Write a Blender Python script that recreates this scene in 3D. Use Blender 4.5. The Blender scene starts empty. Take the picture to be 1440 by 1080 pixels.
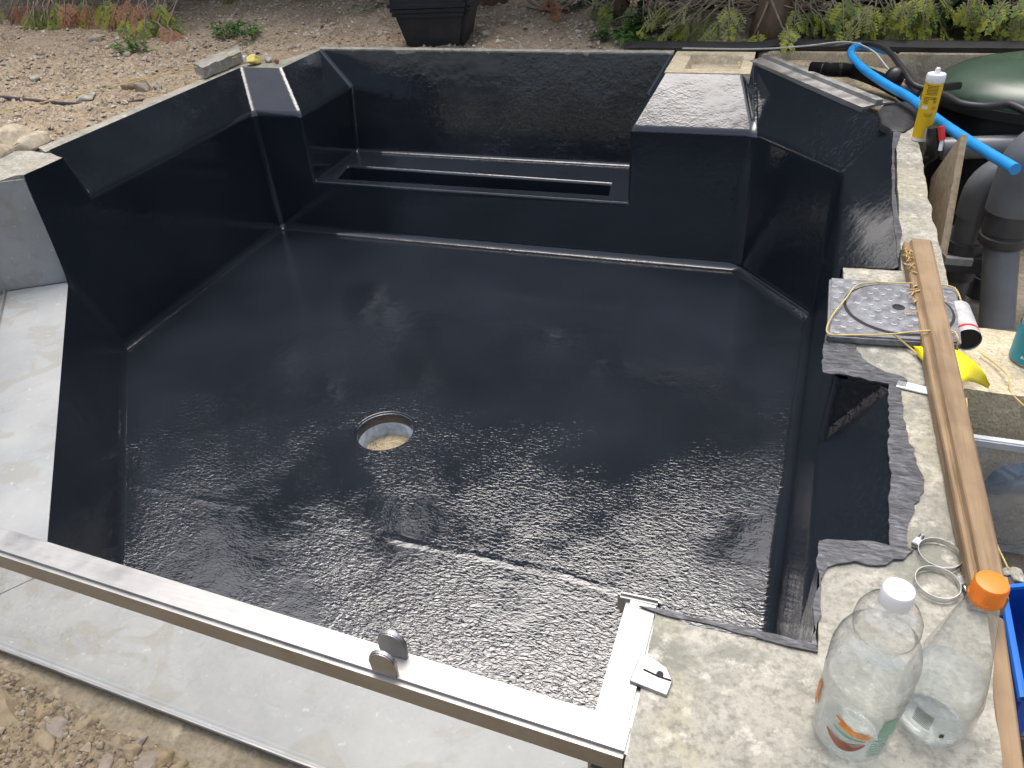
import bpy, bmesh, math, random
from mathutils import Vector, Matrix, noise
R = math.radians
random.seed(7)
bpy.context.scene.world = bpy.data.worlds.new("World")
scn = bpy.context.scene
COL = scn.collection

# ------------------------------------------------------------------ camera
F, RX, RY, RZ = 1070.57, -0.6201, 0.0701, 0.3535
CAM = Vector((2.4506, -3.232, 0.85))
ROT = Matrix.Rotation(RZ, 3, 'Z') @ Matrix.Rotation(RX, 3, 'X') @ Matrix.Rotation(RY, 3, 'Y')
cd = bpy.data.cameras.new("camera"); cam = bpy.data.objects.new("camera", cd); COL.objects.link(cam)
cd.sensor_width = 36; cd.lens = F / 1440 * 36; cd.clip_end = 500; cd.clip_start = 0.02
m3 = Matrix((ROT.col[0], ROT.col[2], -ROT.col[1])).transposed()
cam.matrix_world = Matrix.Translation(CAM) @ m3.to_4x4()
scn.camera = cam

def at(u, v, z=None, y=None, x=None):
    """photo pixel -> point on the plane z, y or x = const (to survey positions)"""
    d = ROT @ Vector(((u - 720) / F, 1, -(v - 540) / F))
    if z is not None: t = (z - CAM.z) / d.z
    elif y is not None: t = (y - CAM.y) / d.y
    else: t = (x - CAM.x) / d.x
    return CAM + d * t

# ------------------------------------------------------------------ materials
MATS = {}
def nodes(name):
    m = bpy.data.materials.new(name); m.use_nodes = True
    nt = m.node_tree; b = nt.nodes['Principled BSDF']
    MATS[name] = m
    return m, nt, b
def N(nt, kind, **kw):
    n = nt.nodes.new(kind)
    for k, v in kw.items():
        if k.startswith('i_'): n.inputs[k[2:].replace('_', ' ')].default_value = v
        else: setattr(n, k, v)
    return n
def L(nt, a, b): nt.links.new(a, b)
def coords(nt, scale=(1, 1, 1), kind='Object', rot=(0, 0, 0)):
    tc = N(nt, 'ShaderNodeTexCoord'); mp = N(nt, 'ShaderNodeMapping')
    mp.inputs['Scale'].default_value = scale; mp.inputs['Rotation'].default_value = rot
    L(nt, tc.outputs[kind], mp.inputs['Vector'])
    return mp.outputs['Vector']
def noise_n(nt, vec, scale, detail=4, rough=.55, dist=0):
    n = N(nt, 'ShaderNodeTexNoise'); n.inputs['Scale'].default_value = scale
    n.inputs['Detail'].default_value = detail; n.inputs['Roughness'].default_value = rough
    n.inputs['Distortion'].default_value = dist
    L(nt, vec, n.inputs['Vector'])
    return n.outputs['Fac']
def ramp(nt, fac, stops):
    r = N(nt, 'ShaderNodeValToRGB'); e = r.color_ramp.elements
    while len(e) < len(stops): e.new(.5)
    for el, (p, c) in zip(e, stops):
        el.position = p; el.color = (*c, 1) if len(c) == 3 else c
    L(nt, fac, r.inputs['Fac'])
    return r.outputs['Color']
def mixc(nt, fac, a, b, mode='MIX'):
    n = N(nt, 'ShaderNodeMix', data_type='RGBA', blend_type=mode)
    for s, v in ((0, fac), (6, a), (7, b)):
        if hasattr(v, 'links'): L(nt, v, n.inputs[s])
        else: n.inputs[s].default_value = v if s == 0 else (*v, 1)
    return n.outputs[2]
def maths(nt, op, a, b=None, clamp=False):
    n = N(nt, 'ShaderNodeMath', operation=op, use_clamp=clamp)
    for s, v in ((0, a), (1, b)):
        if v is None: continue
        if hasattr(v, 'links'): L(nt, v, n.inputs[s])
        else: n.inputs[s].default_value = v
    return n.outputs[0]
def bump(nt, b, h, strength=.5, dist=.01, prev=None):
    n = N(nt, 'ShaderNodeBump'); n.inputs['Strength'].default_value = strength; n.inputs['Distance'].default_value = dist
    L(nt, h, n.inputs['Height'])
    if prev: L(nt, prev, n.inputs['Normal'])
    L(nt, n.outputs['Normal'], b.inputs['Normal'])
    return n.outputs['Normal']
def simple(name, col, rough=.5, metal=0, var=.15, scale=30, bumpd=.0006, spec=.5, kind='Object'):
    m, nt, b = nodes(name)
    v = coords(nt, kind=kind)
    n = noise_n(nt, v, scale, 5)
    lo = tuple(c * (1 - var) for c in col); hi = tuple(min(1, c * (1 + var)) for c in col)
    L(nt, ramp(nt, n, [(.3, lo), (.7, hi)]), b.inputs['Base Color'])
    rr = maths(nt, 'MULTIPLY_ADD', noise_n(nt, v, scale * .4, 3), .3)
    nt.nodes[rr.node.name].inputs[2].default_value = max(0, rough - .15)
    L(nt, rr, b.inputs['Roughness'])
    b.inputs['Metallic'].default_value = metal; b.inputs['Specular IOR Level'].default_value = spec
    if bumpd: bump(nt, b, noise_n(nt, v, scale * 3, 4), .5, bumpd)
    return m

def make_black():
    m, nt, b = nodes('black_gelcoat')
    v = coords(nt)
    b.inputs['IOR'].default_value = 1.8
    b.inputs['Specular IOR Level'].default_value = .5
    L(nt, ramp(nt, noise_n(nt, v, 2.2, 5), [(.35, (.012, .0155, .0215)), (.7, (.019, .0235, .032))]), b.inputs['Base Color'])
    L(nt, ramp(nt, noise_n(nt, v, 3.0, 4), [(.3, (.025,) * 3), (.7, (.06,) * 3)]), b.inputs['Roughness'])
    vs = coords(nt, (1, 1.8, 1))
    rip = noise_n(nt, vs, 60, 2, .5, .8)
    fine = noise_n(nt, v, 170, 2, .5)
    wide = noise_n(nt, v, 9, 2)
    n1 = bump(nt, b, wide, .20, .009)
    sp0 = N(nt, 'ShaderNodeSeparateXYZ'); L(nt, v, sp0.inputs[0])
    rough_y = N(nt, 'ShaderNodeMapRange'); L(nt, sp0.outputs[1], rough_y.inputs[0])      # the last mats by the window were rolled out rougher
    for i_, q_ in ((1, .0), (2, -.75), (3, .28), (4, 1.0)): rough_y.inputs[i_].default_value = q_
    rip = maths(nt, 'MULTIPLY', rip, maths(nt, 'MULTIPLY', rough_y.outputs[0], ramp(nt, noise_n(nt, v, 2.6, 3), [(.40, (.2,) * 3), (.58, (1.25,) * 3)])))
    n2 = bump(nt, b, rip, .60, .0040, n1)
    n3 = bump(nt, b, fine, .12, .0008, n2)
    # lap ridge of the glass mat across the floor
    sep = N(nt, 'ShaderNodeSeparateXYZ'); L(nt, v, sep.inputs[0])
    wob = maths(nt, 'MULTIPLY', maths(nt, 'SUBTRACT', noise_n(nt, v, 6, 3), .5), .05)
    d = maths(nt, 'ABSOLUTE', maths(nt, 'ADD', maths(nt, 'ADD', sep.outputs[1], .705), wob))
    rd = maths(nt, 'SUBTRACT', 1, maths(nt, 'MULTIPLY', d, 1 / .02, True), True)
    bump(nt, b, maths(nt, 'MULTIPLY', rd, ramp(nt, noise_n(nt, v, 4, 3), [(.42, (0,) * 3), (.6, (1,) * 3)])), .35, .005, n3)
    return m
BLACK = make_black()

def make_brushed():
    m, nt, b = nodes('brushed_coat')
    v = coords(nt, (40, 150, 40), rot=(0, 0, .5)); v2 = coords(nt)
    n = noise_n(nt, v, 1.0, 4, .7, .5); n2 = noise_n(nt, v2, 30, 3)
    L(nt, ramp(nt, n, [(.38, (.022, .024, .028)), (.55, (.08, .083, .094)), (.7, (.17, .173, .192))]), b.inputs['Base Color'])
    b.inputs['Roughness'].default_value = .42
    k = bump(nt, b, n, .7, .003); bump(nt, b, n2, .4, .004, k)
    return m
BRUSH = make_brushed()
def make_concrete(name, a, c, stain, s=9):
    m, nt, b = nodes(name)
    v = coords(nt)
    n1 = noise_n(nt, v, s, 7, .65); n2 = noise_n(nt, v, s * .45, 5, .6, .8); n3 = noise_n(nt, v, s * 11, 4, .6)
    col = ramp(nt, n1, [(.3, a), (.65, c)])
    col = mixc(nt, ramp(nt, n2, [(.48, (0, 0, 0)), (.6, (1, 1, 1))]), col, stain)
    col = mixc(nt, ramp(nt, n3, [(.3, (.65,) * 3), (.55, (0,) * 3)]), col, tuple(x * .5 for x in a))
    n4 = noise_n(nt, v, s * .8, 6, .7, .4); n5 = noise_n(nt, v, s * 3, 6, .7)
    col = mixc(nt, ramp(nt, n4, [(.5, (0,) * 3), (.62, (.8,) * 3)]), col, tuple(x * y for x, y in zip(a, (.72, .76, .76))))
    col = mixc(nt, ramp(nt, n5, [(.55, (0,) * 3), (.68, (.8,) * 3)]), col, tuple(min(.8, x * 1.3) for x in c))
    L(nt, col, b.inputs['Base Color']); b.inputs['Roughness'].default_value = .9
    k = bump(nt, b, n1, .6, .012); k = bump(nt, b, n3, .8, .004, k)
    vo = N(nt, 'ShaderNodeTexVoronoi'); vo.inputs['Scale'].default_value = s * 14; L(nt, v, vo.inputs['Vector'])
    bump(nt, b, vo.outputs['Distance'], .4, .004, k)
    return m
CONC = make_concrete('pale_concrete', (.27, .26, .22), (.44, .42, .36), (.355, .335, .255))
MORTAR = make_concrete('cream_block', (.50, .42, .29), (.68, .59, .43), (.60, .52, .36), 14)
LEDGE = make_concrete('muddy_concrete', (.235, .195, .135), (.345, .295, .215), (.285, .235, .145), 7)
PITC = make_concrete('bay_floor_concrete', (.17, .145, .11), (.25, .215, .165), (.15, .125, .09), 5)

def make_soil(name, a, c, d):
    m, nt, b = nodes(name)
    v = coords(nt)
    n1 = noise_n(nt, v, 5, 8, .7); n2 = noise_n(nt, v, 55, 5, .65)
    col = ramp(nt, n1, [(.3, a), (.5, c), (.72, d)])
    vo = N(nt, 'ShaderNodeTexVoronoi'); vo.inputs['Scale'].default_value = 70; L(nt, v, vo.inputs['Vector'])
    sp = ramp(nt, vo.outputs['Distance'], [(.1, (1, 1, 1)), (.32, (0, 0, 0))])
    pick = ramp(nt, vo.outputs['Color'], [(.55, (0, 0, 0)), (.6, (1, 1, 1))])
    col = mixc(nt, mixc(nt, 1, sp, pick, 'MULTIPLY'), col, (.60, .54, .45))
    col = mixc(nt, ramp(nt, n2, [(.3, (.8,) * 3), (.55, (0,) * 3)]), col, tuple(x * .55 for x in a))
    L(nt, col, b.inputs['Base Color']); b.inputs['Roughness'].default_value = .95
    b.inputs['Specular IOR Level'].default_value = .2
    k = bump(nt, b, n1, .8, .03); k = bump(nt, b, n2, .9, .012, k)
    bump(nt, b, sp, .5, .006, k)
    return m
SOIL = make_soil('dry_chalky_soil', (.255, .19, .125), (.39, .31, .22), (.50, .42, .315))
DIRT = make_soil('brown_rubble_dirt', (.215, .165, .105), (.31, .245, .165), (.385, .315, .22))

def make_stone(name, cols):
    m, nt, b = nodes(name)
    g = N(nt, 'ShaderNodeNewGeometry')
    v = coords(nt)
    col = ramp(nt, g.outputs['Random Per Island'], [(i / (len(cols) - 1), c) for i, c in enumerate(cols)])
    n = noise_n(nt, v, 38, 6, .65)
    col = mixc(nt, ramp(nt, n, [(.35, (.6,) * 3), (.65, (0,) * 3)]), col, (.17, .125, .08))
    L(nt, col, b.inputs['Base Color']); b.inputs['Roughness'].default_value = .92
    bump(nt, b, n, .6, .006)
    return m
PEBB = make_stone('pebble_mix', [(.40, .32, .23), (.52, .44, .34), (.45, .37, .275), (.66, .60, .49), (.42, .34, .25), (.78, .73, .64)])
PEBD = make_stone('dirt_chips', [(.28, .22, .145), (.36, .29, .195), (.31, .24, .145), (.43, .37, .28), (.33, .265, .195)])
ROCK = [make_stone('sandy_rock', [(.35, .28, .18)] * 2), make_stone('purplish_rock', [(.33, .28, .24)] * 2),
        make_stone('ochre_rock', [(.38, .29, .165)] * 2), make_stone('buff_rock', [(.52, .45, .34)] * 2)]

def make_sill():
    m, nt, b = nodes('grey_lined_sill')
    v = coords(nt)
    n1 = noise_n(nt, v, 4, 6, .6); n2 = noise_n(nt, v, 7, 3, .5, 1.2); n3 = noise_n(nt, v, 45, 5, .7)
    col = ramp(nt, n1, [(.3, (.26, .275, .285)), (.7, (.37, .38, .38))])
    sm = ramp(nt, n2, [(.56, (0,) * 3), (.60, (1,) * 3), (.72, (1,) * 3), (.78, (.2,) * 3)])
    col = mixc(nt, mixc(nt, .55, (0, 0, 0), sm), col, (.27, .265, .23))
    col = mixc(nt, ramp(nt, n3, [(.62, (0,) * 3), (.72, (.6,) * 3)]), col, (.62, .62, .59))
    L(nt, col, b.inputs['Base Color']); b.inputs['Roughness'].default_value = .45
    bump(nt, b, n3, .15, .002)
    return m
SILL = make_sill()
def make_steel(name, col=.62, rough=.33, aniso=(2, 60, 60)):
    m, nt, b = nodes(name)
    v = coords(nt, aniso); v2 = coords(nt)
    b.inputs['Metallic'].default_value = 1
    n = noise_n(nt, v, 6, 5, .6); n2 = noise_n(nt, v2, 16, 5, .6)
    L(nt, mixc(nt, .5, ramp(nt, n, [(.3, (col * .88,) * 3), (.7, (col * 1.1,) * 3)]), ramp(nt, n2, [(.35, (col * .78, col * .77, col * .75)), (.6, (col * 1.12,) * 3)])), b.inputs['Base Color'])
    L(nt, ramp(nt, n2, [(.3, (rough * .8,) * 3), (.7, (rough * 1.4,) * 3)]), b.inputs['Roughness'])
    bump(nt, b, n, .12, .001)
    return m
STEEL = make_steel('brushed_stainless', .36, .42)
ALU = make_steel('dull_aluminium', .46, .45, (30, 30, 30))
CLIP = make_steel('clip_steel', .6, .25, (8, 8, 8))

def make_wood(name, a, c, axis=1):
    m, nt, b = nodes(name)
    sc = [26, 26, 26]; sc[axis] = 1.6
    v = coords(nt, tuple(sc)); v2 = coords(nt)
    n = noise_n(nt, v, 2.4, 6, .6, .4); n2 = noise_n(nt, v2, 9, 4)
    col = ramp(nt, n, [(.3, a), (.52, c), (.7, tuple(x * .85 for x in c))])
    col = mixc(nt, ramp(nt, n2, [(.35, (.5,) * 3), (.6, (0,) * 3)]), col, tuple(x * .75 for x in a))
    L(nt, col, b.inputs['Base Color']); b.inputs['Roughness'].default_value = .75
    bump(nt, b, n, .5, .003)
    return m
WOOD = make_wood('weathered_pine', (.17, .11, .06), (.29, .20, .115))
RAW = make_wood('splintered_pine', (.40, .25, .09), (.55, .38, .17))
CHIP = simple('chipboard', (.34, .27, .18), .85, 0, .3, 60, .002)
CHIPF = simple('chipboard_face', (.36, .31, .24), .75, 0, .12, 12, .0005)
PVC = simple('dark_grey_pvc', (.135, .142, .153), .33, 0, .18, 10, .0003)
PVCD = simple('charcoal_fitting', (.06, .063, .068), .4, 0, .25, 15, .0003)
BLKP = simple('black_plastic', (.018, .019, .02), .38, 0, .3, 18, .0005)
BINM = simple('charcoal_bin_plastic', (.022, .024, .028), .45, 0, .25, 12, .0006)
RUBBER = simple('black_rubber_hose', (.016, .016, .018), .5, 0, .3, 40, .0006)
MEMB = simple('black_membrane', (.02, .02, .023), .55, 0, .35, 22, .004)
BLUE = simple('blue_water_pipe', (.02, .27, .66), .35, 0, .1, 20, .0002)
BLUEB = simple('blue_tray_plastic', (.02, .16, .60), .4, 0, .1, 14, .0003)
BLUECLOTH = simple('blue_packing', (.06, .16, .28), .5, 0, .2, 14, .001)
GREEN = simple('dark_green_lid', (.05, .085, .06), .3, 0, .2, 6, .0004)
LIDG = simple('polymer_cover', (.17, .175, .19), .6, 0, .45, 60, .002)
KNOB = simple('worn_stud', (.34, .35, .37), .6, 0, .3, 60, .0006)
YEL = simple('yellow_wrapper', (.78, .50, .01), .4, 0, .06, 20, 0)
YELS = simple('yellow_sheet', (.85, .72, .01), .45, 0, .06, 20, .0004)
WHT = simple('white_plastic', (.74, .76, .78), .4, 0, .05, 20, 0)
ORG = simple('orange_plastic', (.80, .20, .015), .38, 0, .06, 20, 0)
REDP = simple('red_plastic', (.62, .03, .03), .38, 0, .1, 20, 0)
REDT = simple('red_lid', (.60, .06, .04), .4, 0, .1, 20, 0)
TEAL = simple('teal_wrapper', (.01, .30, .42), .4, 0, .08, 16, 0)
INK = simple('dark_print', (.05, .035, .02), .6, 0, .1, 20, 0)
PORG = simple('orange_print', (.70, .25, .04), .5, 0, .4, 60, 0)
PGRN = simple('green_print', (.22, .40, .28), .5, 0, .15, 60, 0)
PBRN = simple('brown_print', (.34, .12, .07), .5, 0, .3, 60, 0)
TIN = simple('tube_sleeve', (.45, .46, .46), .4, 0, .2, 40, 0)
DARK = simple('dark_inside', (.012, .012, .012), .7, 0, .2, 20, 0)
STR = simple('yellow_twine', (.55, .43, .16), .8, 0, .2, 60, 0)
GREYW = simple('grey_wire', (.35, .35, .33), .6, 0, .2, 60, 0)
SAND = make_soil('coarse_sand', (.30, .24, .15), (.44, .37, .25), (.52, .45, .33))
YCHALK = simple('yellow_sponge', (.66, .56, .17), .9, 0, .25, 70, .006)
BRICKD = simple('dark_brick', (.15, .105, .085), .9, 0, .3, 20, .003)
BARK = make_wood('reddish_bark', (.12, .075, .05), (.23, .155, .105), 2)
TWIG = simple('dry_twig', (.27, .215, .155), .85, 0, .35, 40, .001)

def make_leaf(name, cols, trans=.4):
    m, nt, b = nodes(name)
    g = N(nt, 'ShaderNodeNewGeometry')
    v = coords(nt)
    c1 = ramp(nt, g.outputs['Random Per Island'], [(i / (len(cols) - 1), c) for i, c in enumerate(cols)])
    c2 = mixc(nt, ramp(nt, noise_n(nt, v, 3.5, 3), [(.35, (.55,) * 3), (.65, (0,) * 3)]), c1, tuple(x * .6 for x in cols[0]))
    L(nt, c2, b.inputs['Base Color']); b.inputs['Roughness'].default_value = .55
    out = nt.nodes['Material Output']
    tr = N(nt, 'ShaderNodeBsdfTranslucent'); L(nt, c2, tr.inputs['Color'])
    mx = N(nt, 'ShaderNodeMixShader'); mx.inputs[0].default_value = trans
    L(nt, b.outputs[0], mx.inputs[1]); L(nt, tr.outputs[0], mx.inputs[2]); L(nt, mx.outputs[0], out.inputs[0])
    return m
CON = make_leaf('conifer_green', [(.05, .08, .025), (.085, .125, .035), (.065, .10, .03), (.11, .15, .045)])
TIP = make_leaf('lime_conifer_tips', [(.40, .44, .05), (.52, .54, .08), (.34, .40, .05)])
DEAD = make_leaf('orange_dead_fronds', [(.48, .22, .11), (.58, .30, .18), (.40, .19, .10)])
IVY = make_leaf('dark_leaf', [(.018, .05, .018), (.035, .085, .028), (.025, .06, .022)])
WEED = make_leaf('weed_leaf', [(.07, .18, .035), (.11, .26, .05), (.09, .22, .045)])
OLIVE = make_leaf('olive_conifer', [(.30, .32, .13), (.40, .41, .18), (.23, .25, .10)])
SPRAY = make_leaf('fresh_conifer_sprays', [(.18, .26, .06), (.28, .36, .09), (.14, .21, .055), (.36, .42, .10)])

def make_clear(name, tint=(.93, .95, .95), gl=.1, rough=.05, haze=.06, hcol=(.8, .82, .84), bs=.002):
    """thin clear plastic or glass: see-through sheet with a fresnel sheen and a little surface haze"""
    m, nt, b = nodes(name)
    nt.nodes.remove(b); out = nt.nodes['Material Output']
    v = coords(nt)
    t = N(nt, 'ShaderNodeBsdfTransparent'); t.inputs[0].default_value = (*tint, 1)
    d = N(nt, 'ShaderNodeBsdfDiffuse'); d.inputs[0].default_value = (*hcol, 1)
    g = N(nt, 'ShaderNodeBsdfGlossy'); g.inputs['Roughness'].default_value = rough
    bp = N(nt, 'ShaderNodeBump'); bp.inputs['Distance'].default_value = bs; bp.inputs['Strength'].default_value = .6
    L(nt, noise_n(nt, v, 28, 3), bp.inputs['Height']); L(nt, bp.outputs[0], g.inputs['Normal'])
    lw = N(nt, 'ShaderNodeLayerWeight'); lw.inputs['Blend'].default_value = .5; L(nt, bp.outputs[0], lw.inputs['Normal'])
    f1 = maths(nt, 'MULTIPLY', ramp(nt, noise_n(nt, v, 9, 5), [(.35, (.3,) * 3), (.7, (1.4,) * 3)]), haze)
    m1 = N(nt, 'ShaderNodeMixShader'); L(nt, f1, m1.inputs[0]); L(nt, t.outputs[0], m1.inputs[1]); L(nt, d.outputs[0], m1.inputs[2])
    f2 = maths(nt, 'ADD', maths(nt, 'MULTIPLY', maths(nt, 'POWER', lw.outputs['Facing'], 3.5), .85), gl * .4, True)
    m2 = N(nt, 'ShaderNodeMixShader'); L(nt, f2, m2.inputs[0]); L(nt, m1.outputs[0], m2.inputs[1]); L(nt, g.outputs[0], m2.inputs[2])
    L(nt, m2.outputs[0], out.inputs[0])
    return m
PET = make_clear('clear_bottle_plastic', (.965, .975, .975), .26, .05, .09, (.84, .86, .87), .007)
PANE = make_clear('window_glass', (.95, .97, .965), .1, .02, .03, bs=.0002)
TUBP = make_clear('frosted_box_plastic', (.80, .84, .87), .2, .18, .38, (.62, .66, .70))
CLR = make_clear('clear_tub_plastic', (.85, .87, .86), .2, .1, .3)
LABELP = make_clear('printed_film', (.9, .92, .9), .1, .2, .35, (.75, .78, .76))
WATER = make_clear('clear_water_sheet', (.95, .975, .98), .12, .03, .05, (.8, .84, .86), .003)

# ------------------------------------------------------------------ object helpers
def link(o):
    COL.objects.link(o); return o
def tag(o, label, cat, group=None):
    o['label'] = label; o['category'] = cat
    if group: o['group'] = group
    return o
def thing(name, label, cat, loc=(0, 0, 0), group=None):
    o = link(bpy.data.objects.new(name, None)); o.location = loc; o.empty_display_size = .05
    return tag(o, label, cat, group)
def obj(name, bm, mat, parent=None, smooth=False, base=None, label=None, recalc=True):
    """bm holds world coordinates; the mesh is stored relative to the thing it belongs to"""
    if recalc: bmesh.ops.recalc_face_normals(bm, faces=bm.faces)
    org = Vector(base) if base is not None else Vector((0, 0, 0))
    p = parent
    if p is not None:
        org = Vector((0, 0, 0))
        while p is not None: org += p.location; p = p.parent
    bmesh.ops.translate(bm, verts=bm.verts, vec=-org)
    me = bpy.data.meshes.new(name); bm.to_mesh(me); bm.free()
    me.materials.append(mat)
    if smooth:
        for f in me.polygons: f.use_smooth = True
        if smooth != 'all': me.set_sharp_from_angle(angle=R(38))
    o = link(bpy.data.objects.new(name, me))
    if parent is not None: o.parent = parent
    else: o.location = org
    if label: o['label'] = label
    return o
def struct(name, bm, mat, **kw):
    o = obj(name, bm, mat, **kw); o['kind'] = 'structure'; return o
def BM(): return bmesh.new()
def poly(bm, pts):
    return bm.faces.new([bm.verts.new(p) for p in pts])
def box(bm, lo, hi, bev=0, M=None):
    r = bmesh.ops.create_cube(bm, size=1)
    vs = r['verts']; lo = Vector(lo); hi = Vector(hi)
    for v in vs: v.co = Vector((lo[i] + (v.co[i] + .5) * (hi[i] - lo[i]) for i in range(3)))
    if bev:
        es = list({e for v in vs for e in v.link_edges})
        q = bmesh.ops.bevel(bm, geom=es, offset=bev, segments=2, affect='EDGES', clamp_overlap=True)
        vs = list({v for f in q['faces'] for v in f.verts} | {v for v in vs if v.is_valid})
    if M is not None: bmesh.ops.transform(bm, matrix=M, verts=vs)
    return vs
def prism(bm, outline, z0, z1, jag=0):
    """outline: list of (x,y); solid between z0 and z1"""
    t = [bm.verts.new((x, y, z1)) for x, y in outline]; d = [bm.verts.new((x, y, z0)) for x, y in outline]
    bm.faces.new(t); bm.faces.new(d[::-1]); n = len(t)
    for i in range(n): bm.faces.new((t[i], d[i], d[(i + 1) % n], t[(i + 1) % n]))
    bmesh.ops.recalc_face_normals(bm, faces=bm.faces); bm.normal_update()
def jagged(pts, step=.03, amp=.006, seed=0, closed=False):
    out = []; n = len(pts); rg = range(n if closed else n - 1)
    for i in rg:
        a = Vector(pts[i]).to_2d(); c = Vector(pts[(i + 1) % n]).to_2d(); k = max(1, int((c - a).length / step))
        nrm = Vector((-(c - a).y, (c - a).x)); nrm = nrm.normalized() if nrm.length else nrm
        for j in range(k):
            q = a.lerp(c, j / k)
            if j: q += nrm * amp * (noise.noise(Vector((q.x * 14, q.y * 14, seed))) * 1.5 + random.uniform(-.4, .4))
            out.append((q.x, q.y))
    if not closed: out.append(tuple(Vector(pts[-1]).to_2d()))
    return out
def spline(pts, k=8):
    P = [Vector(p) for p in pts]; P = [P[0] * 2 - P[1]] + P + [P[-1] * 2 - P[-2]]; out = []
    for i in range(1, len(P) - 2):
        a, b_, c, d = P[i - 1:i + 3]
        for j in range(k):
            t = j / k
            out.append(.5 * ((2 * b_) + (c - a) * t + (2 * a - 5 * b_ + 4 * c - d) * t * t + (3 * b_ - a - 3 * c + d) * t ** 3))
    out.append(P[-2]); return out
def tube(bm, path, r, n=10, cap=True, rfn=None):
    path = [Vector(p) for p in path]; rings = []; up = Vector((0, 0, 1)); prev = None
    for i, p in enumerate(path):
        t = (path[min(i + 1, len(path) - 1)] - path[max(i - 1, 0)]).normalized()
        if prev is None:
            a = t.cross(up)
            if a.length < .05: a = t.cross(Vector((1, 0, 0)))
        else: a = prev - t * prev.dot(t)
        a.normalize(); prev = a; c = t.cross(a)
        rr = rfn(i / (len(path) - 1)) if rfn else r
        rings.append([bm.verts.new(p + (a * math.cos(2 * math.pi * j / n) + c * math.sin(2 * math.pi * j / n)) * rr) for j in range(n)])
    for A, B_ in zip(rings, rings[1:]):
        for j in range(n): bm.faces.new((A[j], A[(j + 1) % n], B_[(j + 1) % n], B_[j]))
    if cap: bm.faces.new(rings[0][::-1]); bm.faces.new(rings[-1])
    return rings
def lathe(bm, prof, c, n=48, axis=None, close_top=True, close_bot=True):
    """prof: (radius, height) pairs, turned round a vertical line through c (or along axis)"""
    c = Vector(c); ax = Vector(axis).normalized() if axis else Vector((0, 0, 1))
    q = Vector((0, 0, 1)).rotation_difference(ax); rings = []
    for r, h in prof:
        rings.append([bm.verts.new(c + q @ Vector((r * math.cos(2 * math.pi * j / n), r * math.sin(2 * math.pi * j / n), h))) for j in range(n)])
    for A, B_ in zip(rings, rings[1:]):
        for j in range(n): bm.faces.new((A[j], A[(j + 1) % n], B_[(j + 1) % n], B_[j]))
    if close_bot: bm.faces.new(rings[0][::-1])
    if close_top: bm.faces.new(rings[-1])
def wrap(bm, c, r, a0, a1, h0, h1, rf=None, k=8, skew=0):
    """curved patch on a turned body; angles in degrees, heights above c"""
    c = Vector(c); rows = []
    for j in range(k + 1):
        h = h0 + (h1 - h0) * j / k; row = []
        for i in range(k + 1):
            a = R(a0 + (a1 - a0) * i / k); rr = rf(h) if rf else r
            row.append(bm.verts.new(c + Vector((rr * math.cos(a), rr * math.sin(a), h + skew * i / k))))
        rows.append(row)
    for A, B_ in zip(rows, rows[1:]):
        for i in range(k): bm.faces.new((A[i], A[i + 1], B_[i + 1], B_[i]))
def stone(bm, c, s, flat=.7, npt=14, rnd=random):
    pts = []
    for _ in range(npt):
        d = Vector((rnd.gauss(0, 1), rnd.gauss(0, 1), rnd.gauss(0, 1))).normalized()
        pts.append(Vector((d.x * s[0], d.y * s[1], d.z * s[2] * flat)))
    a = rnd.uniform(0, 6.28); M = Matrix.Rotation(a, 3, 'Z')
    vs = [bm.verts.new(Vector(c) + M @ p) for p in pts]
    h = bmesh.ops.convex_hull(bm, input=vs)
    bad = [e for e in h['geom_interior'] if isinstance(e, bmesh.types.BMVert)]
    if bad: bmesh.ops.delete(bm, geom=bad, context='VERTS')

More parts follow.
